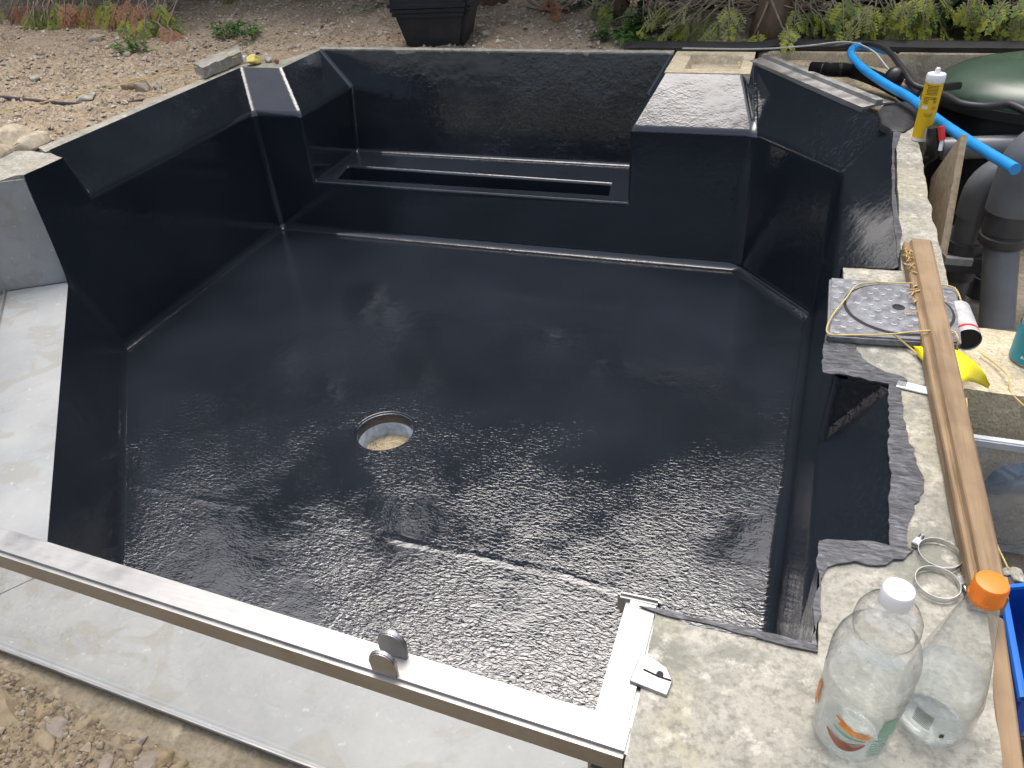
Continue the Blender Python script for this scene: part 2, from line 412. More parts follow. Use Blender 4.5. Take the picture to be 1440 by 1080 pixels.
# ------------------------------------------------------------------ the pond
FZ, KZ, SZ = -.785, -.172, -.506
def xr(y): return 2.70 + .0527 * (y + .386)
HOLE = Vector((1.312, -1.447)); HR = .098
def build_basin():
    bm = BM(); V = {}; wl = bm.edges.layers.float.new('bevel_weight_edge')
    def v(p):
        k = tuple(round(a, 4) for a in p)
        if k not in V: V[k] = bm.verts.new(k)
        return V[k]
    def f(*pts): return bm.faces.new([v(p) for p in pts])
    B, Cc = (2.378, 0), (2.70, -.386)
    kc = (*Cc, KZ); kb = (*B, KZ); k0 = (0, 0, KZ); ka = (.27, 0, KZ); kx = (1.87, 0, KZ)
    c0, c1 = (-.128, .1625, 0), (.107, .1625, 0)
    d0, d1 = (1.967, .208, 0), (2.298, .208, 0); e1 = (2.33, .40, 0); g1 = (2.829, -.367, 0)
    YB = .459; YK = .5125; YR = .54
    # left side
    f((0, 0, FZ), k0, (0, -1.085, KZ), (0, -1.135, 0), (0, -1.325, 0), (0, -1.335, -.41), (0, -1.215, FZ))
    f(k0, c0, (-.128, -1.09, 0), (0, -1.085, KZ)); f((0, -1.085, KZ), (-.128, -1.09, 0), (0, -1.135, 0))
    # diagonal and front under the window
    f((0, -1.215, FZ), (0, -1.335, -.41), (1.05, -2.5, -.41), (1.08, -2.5, FZ))
    f((1.08, -2.5, FZ), (1.05, -2.5, -.41), (2.34, -2.5, -.41), (2.34, -2.5, FZ))
    f((2.34, -2.5, FZ), (2.34, -2.5, -.41), (2.34, -2.5, -.03), (2.34, -2.57, -.03), (2.34, -2.57, FZ))
    f((2.34, -2.57, FZ), (2.34, -2.57, -.03), (xr(-2.57), -2.57, 0), (xr(-2.57), -2.57, FZ))
    # right side
    r = lambda y, z: (xr(y), y, z)
    f((xr(-2.57), -2.57, FZ), r(-2.57, 0), r(-2.395, 0), r(-2.385, KZ), r(-1.945, KZ), r(-1.955, 0), r(-1.49, 0), r(-1.47, KZ), kc, (*Cc, FZ))
    f(kc, g1, (2.765, -1.48, 0), r(-1.47, KZ)); f(r(-1.47, KZ), (2.765, -1.48, 0), r(-1.49, 0))
    f(r(-1.945, KZ), (2.715, -1.966, 0), (2.69, -2.377, 0), r(-2.385, KZ))
    f(r(-1.945, KZ), r(-1.955, 0), (2.715, -1.966, 0)); f(r(-2.385, KZ), (2.69, -2.377, 0), r(-2.395, 0))
    # back right corner
    f((*B, FZ), kb, kc, (*Cc, FZ)); f(kb, e1, g1, kc); f(kb, d1, e1)
    # front faces of the piers and bench
    f((0, 0, FZ), k0, ka, (.27, 0, SZ), (1.87, 0, SZ), kx, kb, (*B, FZ))
    f(k0, c0, c1, ka); f(kx, d0, d1, kb)
    # recess above the bench
    f((.27, 0, SZ), ka, (.27, YK, KZ), (.27, YB, SZ)); f(ka, c1, (.107, YR, 0), (.27, YK, KZ))
    f((1.87, 0, SZ), (1.87, YB, SZ), (1.87, YK, KZ), kx); f(kx, (1.87, YK, KZ), (1.967, YR, 0), d0)
    f((.27, YB, SZ), (.27, YK, KZ), (.107, YR, 0), (1.967, YR, 0), (1.87, YK, KZ), (1.87, YB, SZ))
    # bench round a sunken slot
    o = [(.27, 0), (1.87, 0), (1.87, YB), (.27, YB)]; s = [(.36, .062), (1.765, .077), (1.75, .222), (.325, .245)]
    for i in range(4):
        j = (i + 1) % 4
        f((*o[i], SZ), (*o[j], SZ), (*s[j], SZ), (*s[i], SZ)); f((*s[i], SZ), (*s[j], SZ), (*s[j], SZ - .15), (*s[i], SZ - .15))
    f(*[(*q, SZ - .15) for q in s])
    # floor with the drain hole
    out = [(0, 0), B, Cc, (xr(-2.57), -2.57), (2.34, -2.57), (2.34, -2.5), (1.08, -2.5), (0, -1.215)]
    sq = [(HOLE.x + .3 * sx, HOLE.y + .3 * sy) for sx, sy in ((-1, -1), (1, -1), (1, 1), (-1, 1))]
    n = 48
    ring = [(HOLE.x + HR * math.cos(2 * math.pi * (i - n / 8 - n / 4) / n), HOLE.y + HR * math.sin(2 * math.pi * (i - n / 8 - n / 4) / n)) for i in range(n)]
    z = lambda q: (*q, FZ)
    f(z(out[7]), z(out[6]), z(sq[0])); f(z(out[6]), z(out[5]), z(sq[1]), z(sq[0])); f(z(out[5]), z(out[4]), z(out[3]), z(sq[1]))
    f(z(out[3]), z(out[2]), z(sq[2]), z(sq[1])); f(z(out[2]), z(out[1]), z(sq[2])); f(z(out[1]), z(out[0]), z(sq[3]), z(sq[2]))
    f(z(out[0]), z(out[7]), z(sq[0]), z(sq[3]))
    for i in range(4):
        seg = [ring[(i * n // 4 + j) % n] for j in range(n // 4 + 1)]
        f(z(sq[i]), z(sq[(i + 1) % 4]), *[z(q) for q in seg[::-1]])
    for i in range(n):
        a, c = ring[i], ring[(i + 1) % n]
        f((*a, FZ), (*c, FZ), (*c, FZ - .045), (*a, FZ - .045))
    bmesh.ops.recalc_face_normals(bm, faces=bm.faces)
    es = [e for e in bm.edges if len(e.link_faces) == 2 and e.calc_face_angle(0) > R(12)]
    big = [e for e in es if not (abs(e.verts[0].co.z - FZ) < .05 and (e.verts[0].co.xy - HOLE).length < .11)]
    sm = [e for e in es if e not in set(big)]
    for e in big:
        za, zb = e.verts[0].co.z, e.verts[1].co.z; m_ = (e.verts[0].co + e.verts[1].co) / 2
        w_ = .34
        if abs(za - FZ) < .01 and abs(zb - FZ) < .01 and m_.y > -2.4: w_ = .8
        elif abs(za - FZ) < .01 or abs(zb - FZ) < .01: w_ = .6 if m_.y > -2.4 else .3
        if m_.y < -2.4: w_ = .3
        if abs(za - SZ) < .01 and abs(zb - SZ) < .01 and (abs(m_.y) < .02 or m_.y > .4): w_ = .5
        if m_.z < SZ + .02 and m_.z > SZ - .2 and .3 < m_.x < 1.8 and m_.y > .03: w_ = .3
        e[wl] = w_
    tm = bpy.data.meshes.new('tmp'); bm.to_mesh(tm); bm.free(); to = link(bpy.data.objects.new('tmp', tm))
    mo = to.modifiers.new('b', 'BEVEL'); mo.limit_method = 'WEIGHT'; mo.width = .052; mo.segments = 7; mo.use_clamp_overlap = False
    bpy.context.view_layer.update(); dg = bpy.context.evaluated_depsgraph_get()
    bm = BM(); bm.from_mesh(to.evaluated_get(dg).to_mesh()); bpy.data.objects.remove(to); bpy.data.meshes.remove(tm)
    sm = [e for e in bm.edges if len(e.link_faces) == 2 and (e.verts[0].co.xy - HOLE).length < .11 and (e.verts[1].co.xy - HOLE).length < .11]
    sm = [e for e in sm if e.is_valid and abs(e.verts[0].co.z - FZ) < .001 and abs(e.verts[1].co.z - FZ) < .001]
    bmesh.ops.bevel(bm, geom=sm, offset=.009, segments=3, affect='EDGES')
    bmesh.ops.recalc_face_normals(bm, faces=bm.faces)
    if sum(fc.normal.z * fc.calc_area() for fc in bm.faces) < 0: bmesh.ops.reverse_faces(bm, faces=bm.faces)
    root = thing('pond_basin', 'freshly coated glossy black fibreglass koi pond with bench and floor drain', 'pond', (1.3, -1.2, FZ))
    def cls(fc):
        c = fc.calc_center_median()
        if (c.xy - HOLE).length < .11 and c.z < FZ + .02: return 'drain_rim'
        if c.z < FZ + .001 and fc.normal.z > .9: return 'floor'
        if c.y > -.01 and .25 < c.x < 1.88 and c.z < SZ + .03 and (fc.normal.z > .3 or c.z < SZ): 
            if c.y > .01: return 'bench'
        return 'wall'
    nrm = {}
    for q in bm.verts:
        acc = Vector()
        for fc in q.link_faces: acc += fc.normal * fc.calc_area()
        nrm[tuple(round(a, 4) for a in q.co)] = acc.normalized() if acc.length else Vector((0, 0, 1))
    groups = {}
    for fc in bm.faces: groups.setdefault(cls(fc), []).append([tuple(q.co) for q in fc.verts])
    bm.free()
    parts = {}
    for nm, fl in groups.items():
        b2 = BM(); VV = {}
        for pts in fl:
            vs = []
            for p in pts:
                k = tuple(round(a, 5) for a in p)
                if k not in VV: VV[k] = b2.verts.new(p)
                if VV[k] not in vs: vs.append(VV[k])
            if len(vs) > 2:
                try: b2.faces.new(vs)
                except ValueError: pass
        parts[nm] = obj(nm, b2, BLACK, root, smooth='all', recalc=False); me = parts[nm].data; me.normals_split_custom_set_from_vertices([nrm.get(tuple(round(a, 4) for a in (q.co + root.location)), q.normal) for q in me.vertices])
    bm = BM(); lathe(bm, [(HR, FZ - .044), (HR - .004, FZ - .05), (HR - .004, FZ - .12)], (*HOLE, 0), close_top=False, close_bot=False)
    obj('drain_pipe', bm, simple('bare_grey_pipe', (.38, .43, .49), .55, 0, .35, 40, .002), root, smooth=True)
    bm = BM(); bmesh.ops.create_circle(bm, cap_ends=True, segments=40, radius=HR + .002, matrix=Matrix.Translation((*HOLE, FZ - .098)))
    obj('drain_sand', bm, SAND, root)
    # brushed overlaps of the coating on the wall tops
    def lap(pts, z=.004, seed=1, amp=.006, st=.012):
        bm = BM(); q = jagged(pts, st, amp, seed, True)
        prism(bm, q, z - .003, z); obj('coating_overlap', bm, BRUSH, root)
    lap([(2.712, -1.955), (2.733, -1.97), (2.729, -2.05), (2.740, -2.14), (2.744, -2.24), (2.722, -2.3), (2.706, -2.375), (2.688, -2.38)], .004, 3)
    lap([(2.592, -2.388), (2.69, -2.372), (2.718, -2.372), (2.69, -2.397), (2.64, -2.414), (2.603, -2.435), (2.590, -2.57), (2.583, -2.57)], .005, 5)
    lap([(2.365, -2.568), (2.45, -2.566), (2.588, -2.568), (2.591, -2.579), (2.5, -2.577), (2.42, -2.574)], .0045, 7, .003)
    lap([(2.61, -1.80), (2.65, -1.80), (2.668, -1.87), (2.70, -1.915), (2.745, -1.94), (2.74, -1.965), (2.68, -1.958), (2.60, -1.95)], .005, 9)
    lap([(2.765, -1.449), (2.785, -1.3), (2.79, -1.0), (2.81, -.7), (2.845, -.48), (2.83, -.40), (2.81, -.6), (2.775, -1.1)], .004, 11, .0025, .03)
    return root
build_basin()

# ------------------------------------------------------------------ concrete and block walls
def wall_thing(name, label, bm, mat=CONC, base=(0, 0, 0), cat='wall', smooth=False):
    return tag(obj(name, bm, mat, smooth=smooth, base=base), label, cat)
def rough_top(bm, amp=.004, cut=None):
    bmesh.ops.triangulate(bm, faces=bm.faces)
    for v in bm.verts:
        if v.co.z > -.1: v.co.z += amp * (noise.noise(v.co * 18) + .5 * noise.noise(v.co * 50))
# left wall: thin top of the flared part, thicker end beside the window, low return to the left
bm = BM()
prism(bm, jagged([(-.135, -1.095), (-.135, .170), (-.10, .174), (.098, .173), (.098, .548), (.045, .575), (.01, .31), (-.20, .23), (-.205, -.3), (-.20, -.75), (-.215, -1.05)], .035, .003, 2, True), -.30, -.004)
wall_thing('concrete_wall', 'thin pale concrete wall top edging the black pond beside the dry soil', bm, base=(-.15, -.4, -.3))
bm = BM()
prism(bm, jagged([(-.006, -1.14), (-.006, -1.318), (-.03, -1.334), (-.19, -1.437), (-.75, -1.47), (-1.6, -1.5), (-1.6, -1.36), (-.75, -1.28), (-.30, -1.12), (-.21, -1.09), (-.131, -1.10)], .04, .0025, 4, True), -.56, -.003)
rough_top(bm, .012)
wall_thing('concrete_wall', 'cream rough-topped concrete block end beside the grey window reveal', bm, base=(-.2, -1.3, -.56))
# back wall
bm = BM()
prism(bm, jagged([(.106, .543), (1.96, .543), (1.96, .60), (1.2, .592), (.5, .60), (.08, .595)], .05, .006, 6, True), -.45, .006)
wall_thing('concrete_wall', 'narrow pale render strip along the back edge behind the bench', bm, base=(1, .57, -.45))
# hollow block at the right of the back wall: a face with a sunken panel, seen from above
bm = BM()
def frog_block(bm, x0, x1, y0, y1, z):
    xs = [x0, x0 + .075, x1 - .045, x1]; ys = [y0, y0 + .07, y1 - .07, y1]
    V = [[bm.verts.new((x, y, z)) for y in ys] for x in xs]
    for i in range(3):
        for j in range(3):
            if not (i == 1 and j == 1): bm.faces.new((V[i][j], V[i + 1][j], V[i + 1][j + 1], V[i][j + 1]))
    q = [V[1][1], V[2][1], V[2][2], V[1][2]]
    d = [bm.verts.new(v.co + Vector(((.012 if v in (V[1][1], V[1][2]) else -.012), (.02 if v in (V[1][1], V[2][1]) else -.02), -.035))) for v in q]
    bm.faces.new(d)
    for i in range(4): bm.faces.new((q[i], q[(i + 1) % 4], d[(i + 1) % 4], d[i]))
    ring = [V[i][0] for i in range(4)] + [V[3][j] for j in (1, 2, 3)] + [V[i][3] for i in (2, 1, 0)] + [V[0][j] for j in (2, 1)]
    lo = [bm.verts.new((v.co.x, v.co.y, -.45)) for v in ring]
    for i in range(len(ring)): bm.faces.new((ring[i], ring[(i + 1) % len(ring)], lo[(i + 1) % len(ring)], lo[i]))
frog_block(bm, 1.972, 2.325, .212, .60, .003)
wall_thing('concrete_block', 'cream concrete block with sunken panel behind the wide black pier', bm, MORTAR, (2.15, .4, -.45), 'block')
# wall behind the equipment bay
bm = BM()
x = 2.335
for i, w in enumerate((.74, .60, .60, .60, .6, .6)):
    box(bm, (x, .645, -.50), (x + w - .008, .78, -.275), .004); box(bm, (x - .15 if i else x, .647, -.267), (x + w - .16, .78, -.005), .004)
    x += w
box(bm, (2.335, .652, -.5), (5.9, .775, -.012))
wall_thing('block_wall', 'long cream block wall behind the filter tank, topped with black membrane', bm, MORTAR, (3.6, .7, -.5))
bm = BM()
P = []
for i in range(60):
    x = 1.72 + i * .075
    P.append((x, .60 + .01 * noise.noise(Vector((x * 3, 0, 0))) if x < 2.34 else .66 + .004 * noise.noise(Vector((x * 6, 0, 0)))))
rows = []
for x, y in P:
    hz = .016 + .004 * noise.noise(Vector((x * 5, 2, 0)))
    rows.append([bm.verts.new((x, y + dy, hz + dz)) for dy, dz in ((0, -.02), (0, 0), (.03, .006), (.06, .012), (.085, .012))])
for A, B_ in zip(rows, rows[1:]):
    for j in range(4): bm.faces.new((A[j], B_[j], B_[j + 1], A[j + 1]))
o = obj('membrane_strip', bm, MEMB, smooth=True, base=(3.4, .7, 0)); o.modifiers.new('thick', 'SOLIDIFY').thickness = .004
tag(o, 'black damp proof membrane strip lying along the cream back wall', 'membrane')
# right wall, with the two sloped bays cut out of it
bm = BM()
inner = [(2.835, -.40), (2.771, -1.47), (2.771, -1.487), (xr(-1.49) + .004, -1.497), (xr(-1.955) + .03, -1.925), (2.735, -1.935), (2.702, -2.390), (xr(-2.395) + .012, -2.404), (xr(-2.42) + .006, -2.410), (xr(-2.57) + .006, -2.577), (2.43, -2.577), (2.388, -2.56), (2.388, -3.3)]
outer = [(2.74, -3.3), (2.783, -2.613), (2.811, -2.352), (2.835, -1.96), (2.864, -1.465), (2.868, -1.139), (2.893, -.498), (2.90, -.38)]
ii = jagged(inner, .02, .0015, 8); oo = jagged(outer, .025, .0035, 9)
prism(bm, ii + oo, -.56, 0)
rough_top(bm, .0)
wall_thing('concrete_wall', 'broad blotchy concrete wall top carrying the bottles and drain cover', bm, CONC, (2.75, -2, -.56))
# pale patch of mortar daubed beside the plank, chips and lumps
def chunk(name, label, c, s, mat, cat='rubble', flat=.6, npt=26, group=None, seed=0):
    rnd = random.Random(seed); bm = BM(); stone(bm, c, s, flat, npt, rnd)
    bmesh.ops.bevel(bm, geom=list(bm.edges), offset=min(s) * .09, segments=1, affect='EDGES')
    bmesh.ops.subdivide_edges(bm, edges=[e for e in bm.edges if e.calc_length() > min(s) * .7], cuts=1)
    for v in bm.verts:
        d = v.co - Vector(c); v.co += d * .10 * noise.noise(v.co * (1.6 / min(s)) * .5 + Vector((seed, 0, 0)))
    return tag(obj(name, bm, mat, base=c), label, cat, group)

# ------------------------------------------------------------------ viewing window
win = thing('viewing_window', 'stainless framed viewing window with grey sill at the near edge', 'window', (1.6, -2.7, -.41))
a2, b2 = Vector((1.352, -2.678)), Vector((2.352, -2.727)); bd = (b2 - a2).normalized()
def fy(x): return a2.y + (x - a2.x) * bd.y / bd.x        # back edge of the front bar
CX = .93; DG = Vector((.675, -.738))                       # diagonal direction
d_out = Vector((CX, fy(CX))) - DG * 1.66
def bar_mesh(p, q, w, z0, z1, side, bev=.006):
    bm = BM(); p = Vector(p); q = Vector(q); t = (q - p).normalized(); n = Vector((t.y, -t.x)) * side
    o = [p, q, q + n * w, p + n * w]
    prism(bm, [tuple(k) for k in o], z0, z1)
    bmesh.ops.bevel(bm, geom=list(bm.edges), offset=bev, segments=4, affect='EDGES'); return bm
obj('frame_bar', bar_mesh((CX - .03, fy(CX - .03)), (2.392, fy(2.392)), .046, -.045, 0, 1), STEEL, win, smooth=True)
obj('frame_bar', bar_mesh((2.3405, -2.745), (2.346, -2.552), .047, -.0445, .0006, 1), STEEL, win, smooth=True)
obj('frame_bar', bar_mesh(tuple(d_out), (CX, fy(CX) + .002), .046, -.0455, -.0008, 1), STEEL, win, smooth=True)
bm = BM(); box(bm, (2.333, -2.558, -.035), (2.392, -2.548, .005), .004); obj('end_plate', bm, STEEL, win, smooth=True)
obj('frame_post', bar_mesh((2.343, fy(2.343) + .001), (2.390, fy(2.390) + .001), .045, -.43, -.046, 1, .005), STEEL, win, smooth=True)
def pane(p, q):
    bm = BM(); p = Vector(p); q = Vector(q); n = Vector(((q - p).y, -(q - p).x)).normalized() * .012
    prism(bm, [tuple(p), tuple(q), tuple(q + n), tuple(p + n)], -.405, -.02)
    # one sheet of glass: keep the two broad faces and the bottom edge
    return bm
def sheet(p, q, z0, z1):
    bm = BM(); poly(bm, [(p[0], p[1], z0), (q[0], q[1], z0), (q[0], q[1], z1), (p[0], p[1], z1)]); return bm
obj('glass_pane', sheet((CX, fy(CX) - .012), (2.343, fy(2.343) - .012), -.405, -.046), PANE, win)
obj('glass_pane', sheet((d_out.x, d_out.y), (CX, fy(CX) - .012), -.405, -.046), PANE, win)
def flat(pts, z, th=.006):
    bm = BM(); prism(bm, pts, z - th, z); return bm
so = lambda x: fy(x) - .016
obj('sill', flat([(1.0525, -2.5), (2.338, -2.5), (2.338, so(2.338)), (CX + .002, so(CX))], -.41), SILL, win)
obj('sill', flat([(.002, -1.337), (1.0485, -2.5), (CX - .002, so(CX)), (d_out.x - .012, d_out.y - .012), (-.185, -1.452)], -.4105), SILL, win)
bm = BM(); n_ = Vector((-.19, -.115)).normalized(); 
for s in (0, 1): pass
prism(bm, [(.0, -1.3305), (-.19, -1.4475), (-.193, -1.444), (-.003, -1.3265)], -.41, -.012)
obj('reveal_panel', bm, SILL, win)
bm = BM(); tube(bm, [(CX, fy(CX) - .018, -.407), (2.343, fy(2.343) - .018, -.407)], .0035, 6)
obj('glazing_bead', bm, STEEL, win, smooth=True)
bm = BM(); tube(bm, [(d_out.x - .005, d_out.y - .005, -.407), (CX - .004, fy(CX) - .02, -.407)], .0035, 6)
obj('glazing_bead', bm, STEEL, win, smooth=True)
# rounded lug: two D shaped plates standing on the bar
lx0 = 2.075
def dplate(y, w, h, t, lean=0):
    bm = BM(); n = 14; pts = [(-w / 2, 0), (w / 2, 0)]
    pts += [(w / 2 * math.cos(math.pi * i / n), h - w / 2 + w / 2 * math.sin(math.pi * i / n)) for i in range(n + 1)]
    A = [bm.verts.new((lx0 + p[0], y, p[1])) for p in pts]; C_ = [bm.verts.new((lx0 + p[0], y + t, p[1])) for p in pts]
    bm.faces.new(A); bm.faces.new(C_[::-1])
    for i in range(len(pts)): bm.faces.new((A[i], A[(i + 1) % len(pts)], C_[(i + 1) % len(pts)], C_[i]))
    bmesh.ops.bevel(bm, geom=list(bm.edges), offset=.0015, segments=2, affect='EDGES'); return bm
lug = obj('lug', dplate(fy(lx0) - .041, .036, .042, .007), STEEL, win, smooth=True)
obj('lug', dplate(fy(lx0) - .014, .038, .046, .008), STEEL, win, smooth=True)
# fixing plate with keyhole slot on the return bar
bm = BM()
c = [at(885, 958, z=.004), at(938, 979, z=.004), at(946, 958, z=.004), at(938, 940, z=.004), at(920, 927, z=.004), at(902, 918, z=.004)]
prism(bm, [(p.x, p.y) for p in c], -.001, .0055); bmesh.ops.bevel(bm, geom=list(bm.edges), offset=.001, segments=1, affect='EDGES')
pl = obj('fixing_plate', bm, STEEL, win)
bm = BM()
for a, c_ in ((at(905, 941, z=.006), at(926, 951, z=.006)), (at(926, 951, z=.006), at(944, 957, z=.006))): tube(bm, [a, c_], .0012, 6)
p = at(928, 948, z=.0062); lathe(bm, [(.0045, 0), (.0045, .0004)], p, 16)
obj('slot', bm, DARK, pl)

# ledge outside the glass
bm = BM()
lo_ = [(d_out.x - .10, d_out.y - .10), (CX - .06, -2.80), (1.5, -2.825), (2.385, -2.86), (2.386, fy(2.386) - .05), (2.34, fy(2.34) + .01), (CX + .02, fy(CX) + .01), (d_out.x + .02, d_out.y + .01)]
prism(bm, lo_, -.60, -.424); bmesh.ops.triangulate(bm, faces=bm.faces)
tag(obj('concrete_ledge', bm, LEDGE, base=(1.4, -2.8, -.6)), 'mud stained concrete ledge along the bottom of the window glass', 'ledge')

# ------------------------------------------------------------------ ground
bm = BM()
hx0, hx1, hy0, hy1 = -.20, 2.80, -2.74, .60
xs = [-60, -6, hx0, hx1, 8, 60]; ys = [-60, -6, hy0, hy1, 3, 60]
V = [[bm.verts.new((x, y, -.53)) for y in ys] for x in xs]
for i in range(5):
    for j in range(5):
        if not (i == 2 and j == 2): bm.faces.new((V[i][j], V[i + 1][j], V[i + 1][j + 1], V[i][j + 1]))
struct('ground', bm, DIRT)
def hb(x, y):
    d = max(y - .62, -.22 - x, 0) if x > -.22 or y > .62 else -.22 - x
    if x < -.22 and y > .62: d = math.hypot(-.22 - x, y - .62)
    s = min(1, d / 2.2)
    z = -.025 + .10 * s * s * (3 - 2 * s) + max(0, d - 2) * .08
    p = Vector((x * 2.2, y * 2.2, 0))
    z += .035 * noise.noise(p) * min(1, d * 2) + .018 * noise.noise(p * 4) + .011 * noise.noise(p * 11) + .007 * noise.noise(p * 26)
    return z
bm = BM()
def axis_(a, c, fine0, fine1, df, dc):
    out = []; t = a
    while t < c: out.append(t); t += df if fine0 <= t < fine1 else dc
    return out + [c]
gx = axis_(-9, 9, -3.6, 4.0, .028, .3); gy = axis_(-1.36, 14, -1.4, 2.6, .028, .35)
VV = {}
def gv(i, j):
    if (i, j) not in VV: VV[(i, j)] = bm.verts.new((gx[i], gy[j], hb(gx[i], gy[j])))
    return VV[(i, j)]
for i in range(len(gx) - 1):
    for j in range(len(gy) - 1):
        cx, cy = (gx[i] + gx[i + 1]) / 2, (gy[j] + gy[j + 1]) / 2
        lim = .585 if cx < 2.3 else .77
        if cx > -.19 and cy < (.25 if cx < .0 else .32 if cx < .05 else lim): continue
        if cy < -1.30 and cx > -.3: continue
        bm.faces.new((gv(i, j), gv(i + 1, j), gv(i + 1, j + 1), gv(i, j + 1)))
struct('soil_bank', bm, SOIL, smooth='all')
# rubble dirt in front of the window
def hd(x, y):
    p = Vector((x * 3, y * 3, 5))
    return -.412 + .018 * noise.noise(p) + .014 * noise.noise(p * 4) + .007 * noise.noise(p * 12) - .06 * max(0, x - 1.6)
bm = BM(); nx, ny = 200, 90; V = []; e0 = at(-20, 926, z=-.41); e1 = at(250, 1062, z=-.41)
for i in range(nx + 1):
    row = []
    for j in range(ny + 1):
        x = -.6 + 3.0 * i / nx
        edge = e0.y + (e1.y - e0.y) * (x - e0.x) / (e1.x - e0.x) if x > CX - .06 else e0.y + (e1.y - e0.y) * (CX - .06 - e0.x) / (e1.x - e0.x) + (CX - .06 - x) * 1.09
        edge += .02 * noise.noise(Vector((x * 8, 0, 3)))
        y = edge - 1.3 * (j / ny) ** 1.3
        row.append(bm.verts.new((x, y, hd(x, y) - (.03 if j == 0 else 0))))
    V.append(row)
for i in range(nx):
    for j in range(ny): bm.faces.new((V[i][j], V[i + 1][j], V[i + 1][j + 1], V[i][j + 1]))
struct('dirt_heap', bm, DIRT, smooth='all')

# gravel lying on the bank and in the rubble (uncountable)
def scatter(name, label, n, fn, mat, smin, smax, seed):
    rnd = random.Random(seed); bm = BM()
    for _ in range(n):
        x, y, z = fn(rnd)
        s = smin * (smax / smin) ** (rnd.random() ** 2.2)
        M = Matrix.Rotation(rnd.uniform(0, 6.28), 3, 'Z') @ Matrix.Rotation(rnd.uniform(-.5, .5), 3, 'X')
        base = [(1, 0, 0), (0, 1, 0), (-1, 0, 0), (0, -1, 0), (.3, .3, .8), (-.35, .2, .75), (0, -.5, .7)]
        vs = [bm.verts.new(Vector((x, y, z + s * .1)) + M @ Vector([c * s * rnd.uniform(.65, 1.2) for c in b_])) for b_ in base]
        for t in ((0, 1, 4), (1, 5, 4), (1, 2, 5), (2, 6, 5), (2, 3, 6), (3, 0, 6), (0, 4, 6), (4, 5, 6)):
            bm.faces.new([vs[k] for k in t])
    o = obj(name, bm, mat, recalc=True); o['kind'] = 'stuff'; tag(o, label, 'gravel'); return o
def on_bank(rnd):
    while True:
        x = rnd.uniform(-3.4, 3.0) if rnd.random() < .6 else rnd.uniform(-1.6, 1.9); y = rnd.uniform(-1.25, 2.3)
        if x > -.2 and y < .61: continue
        if x > 2.2 and y < .85: continue
        return x, y, hb(x, y)
scatter('gravel', 'small pale stones scattered over the dry soil bank', 24000, on_bank, PEBB, .003, .017, 3)
def on_dirt(rnd):
    x = rnd.uniform(.6, 2.0); y = e0.y + (e1.y - e0.y) * (x - e0.x) / (e1.x - e0.x) - .01 - abs(rnd.gauss(0, .13)); return x, y, hd(x, y)
scatter('rubble_grit', 'brown grit and stone chips between the rocks below the window', 4200, on_dirt, PEBD, .0025, .012, 4)
ROOT_END = None

# ================================================================== things
def surf(u, v, it=12):
    z = 0.0
    for _ in range(it):
        p = at(u, v, z=z); z = hb(p.x, p.y)
    return at(u, v, z=z)

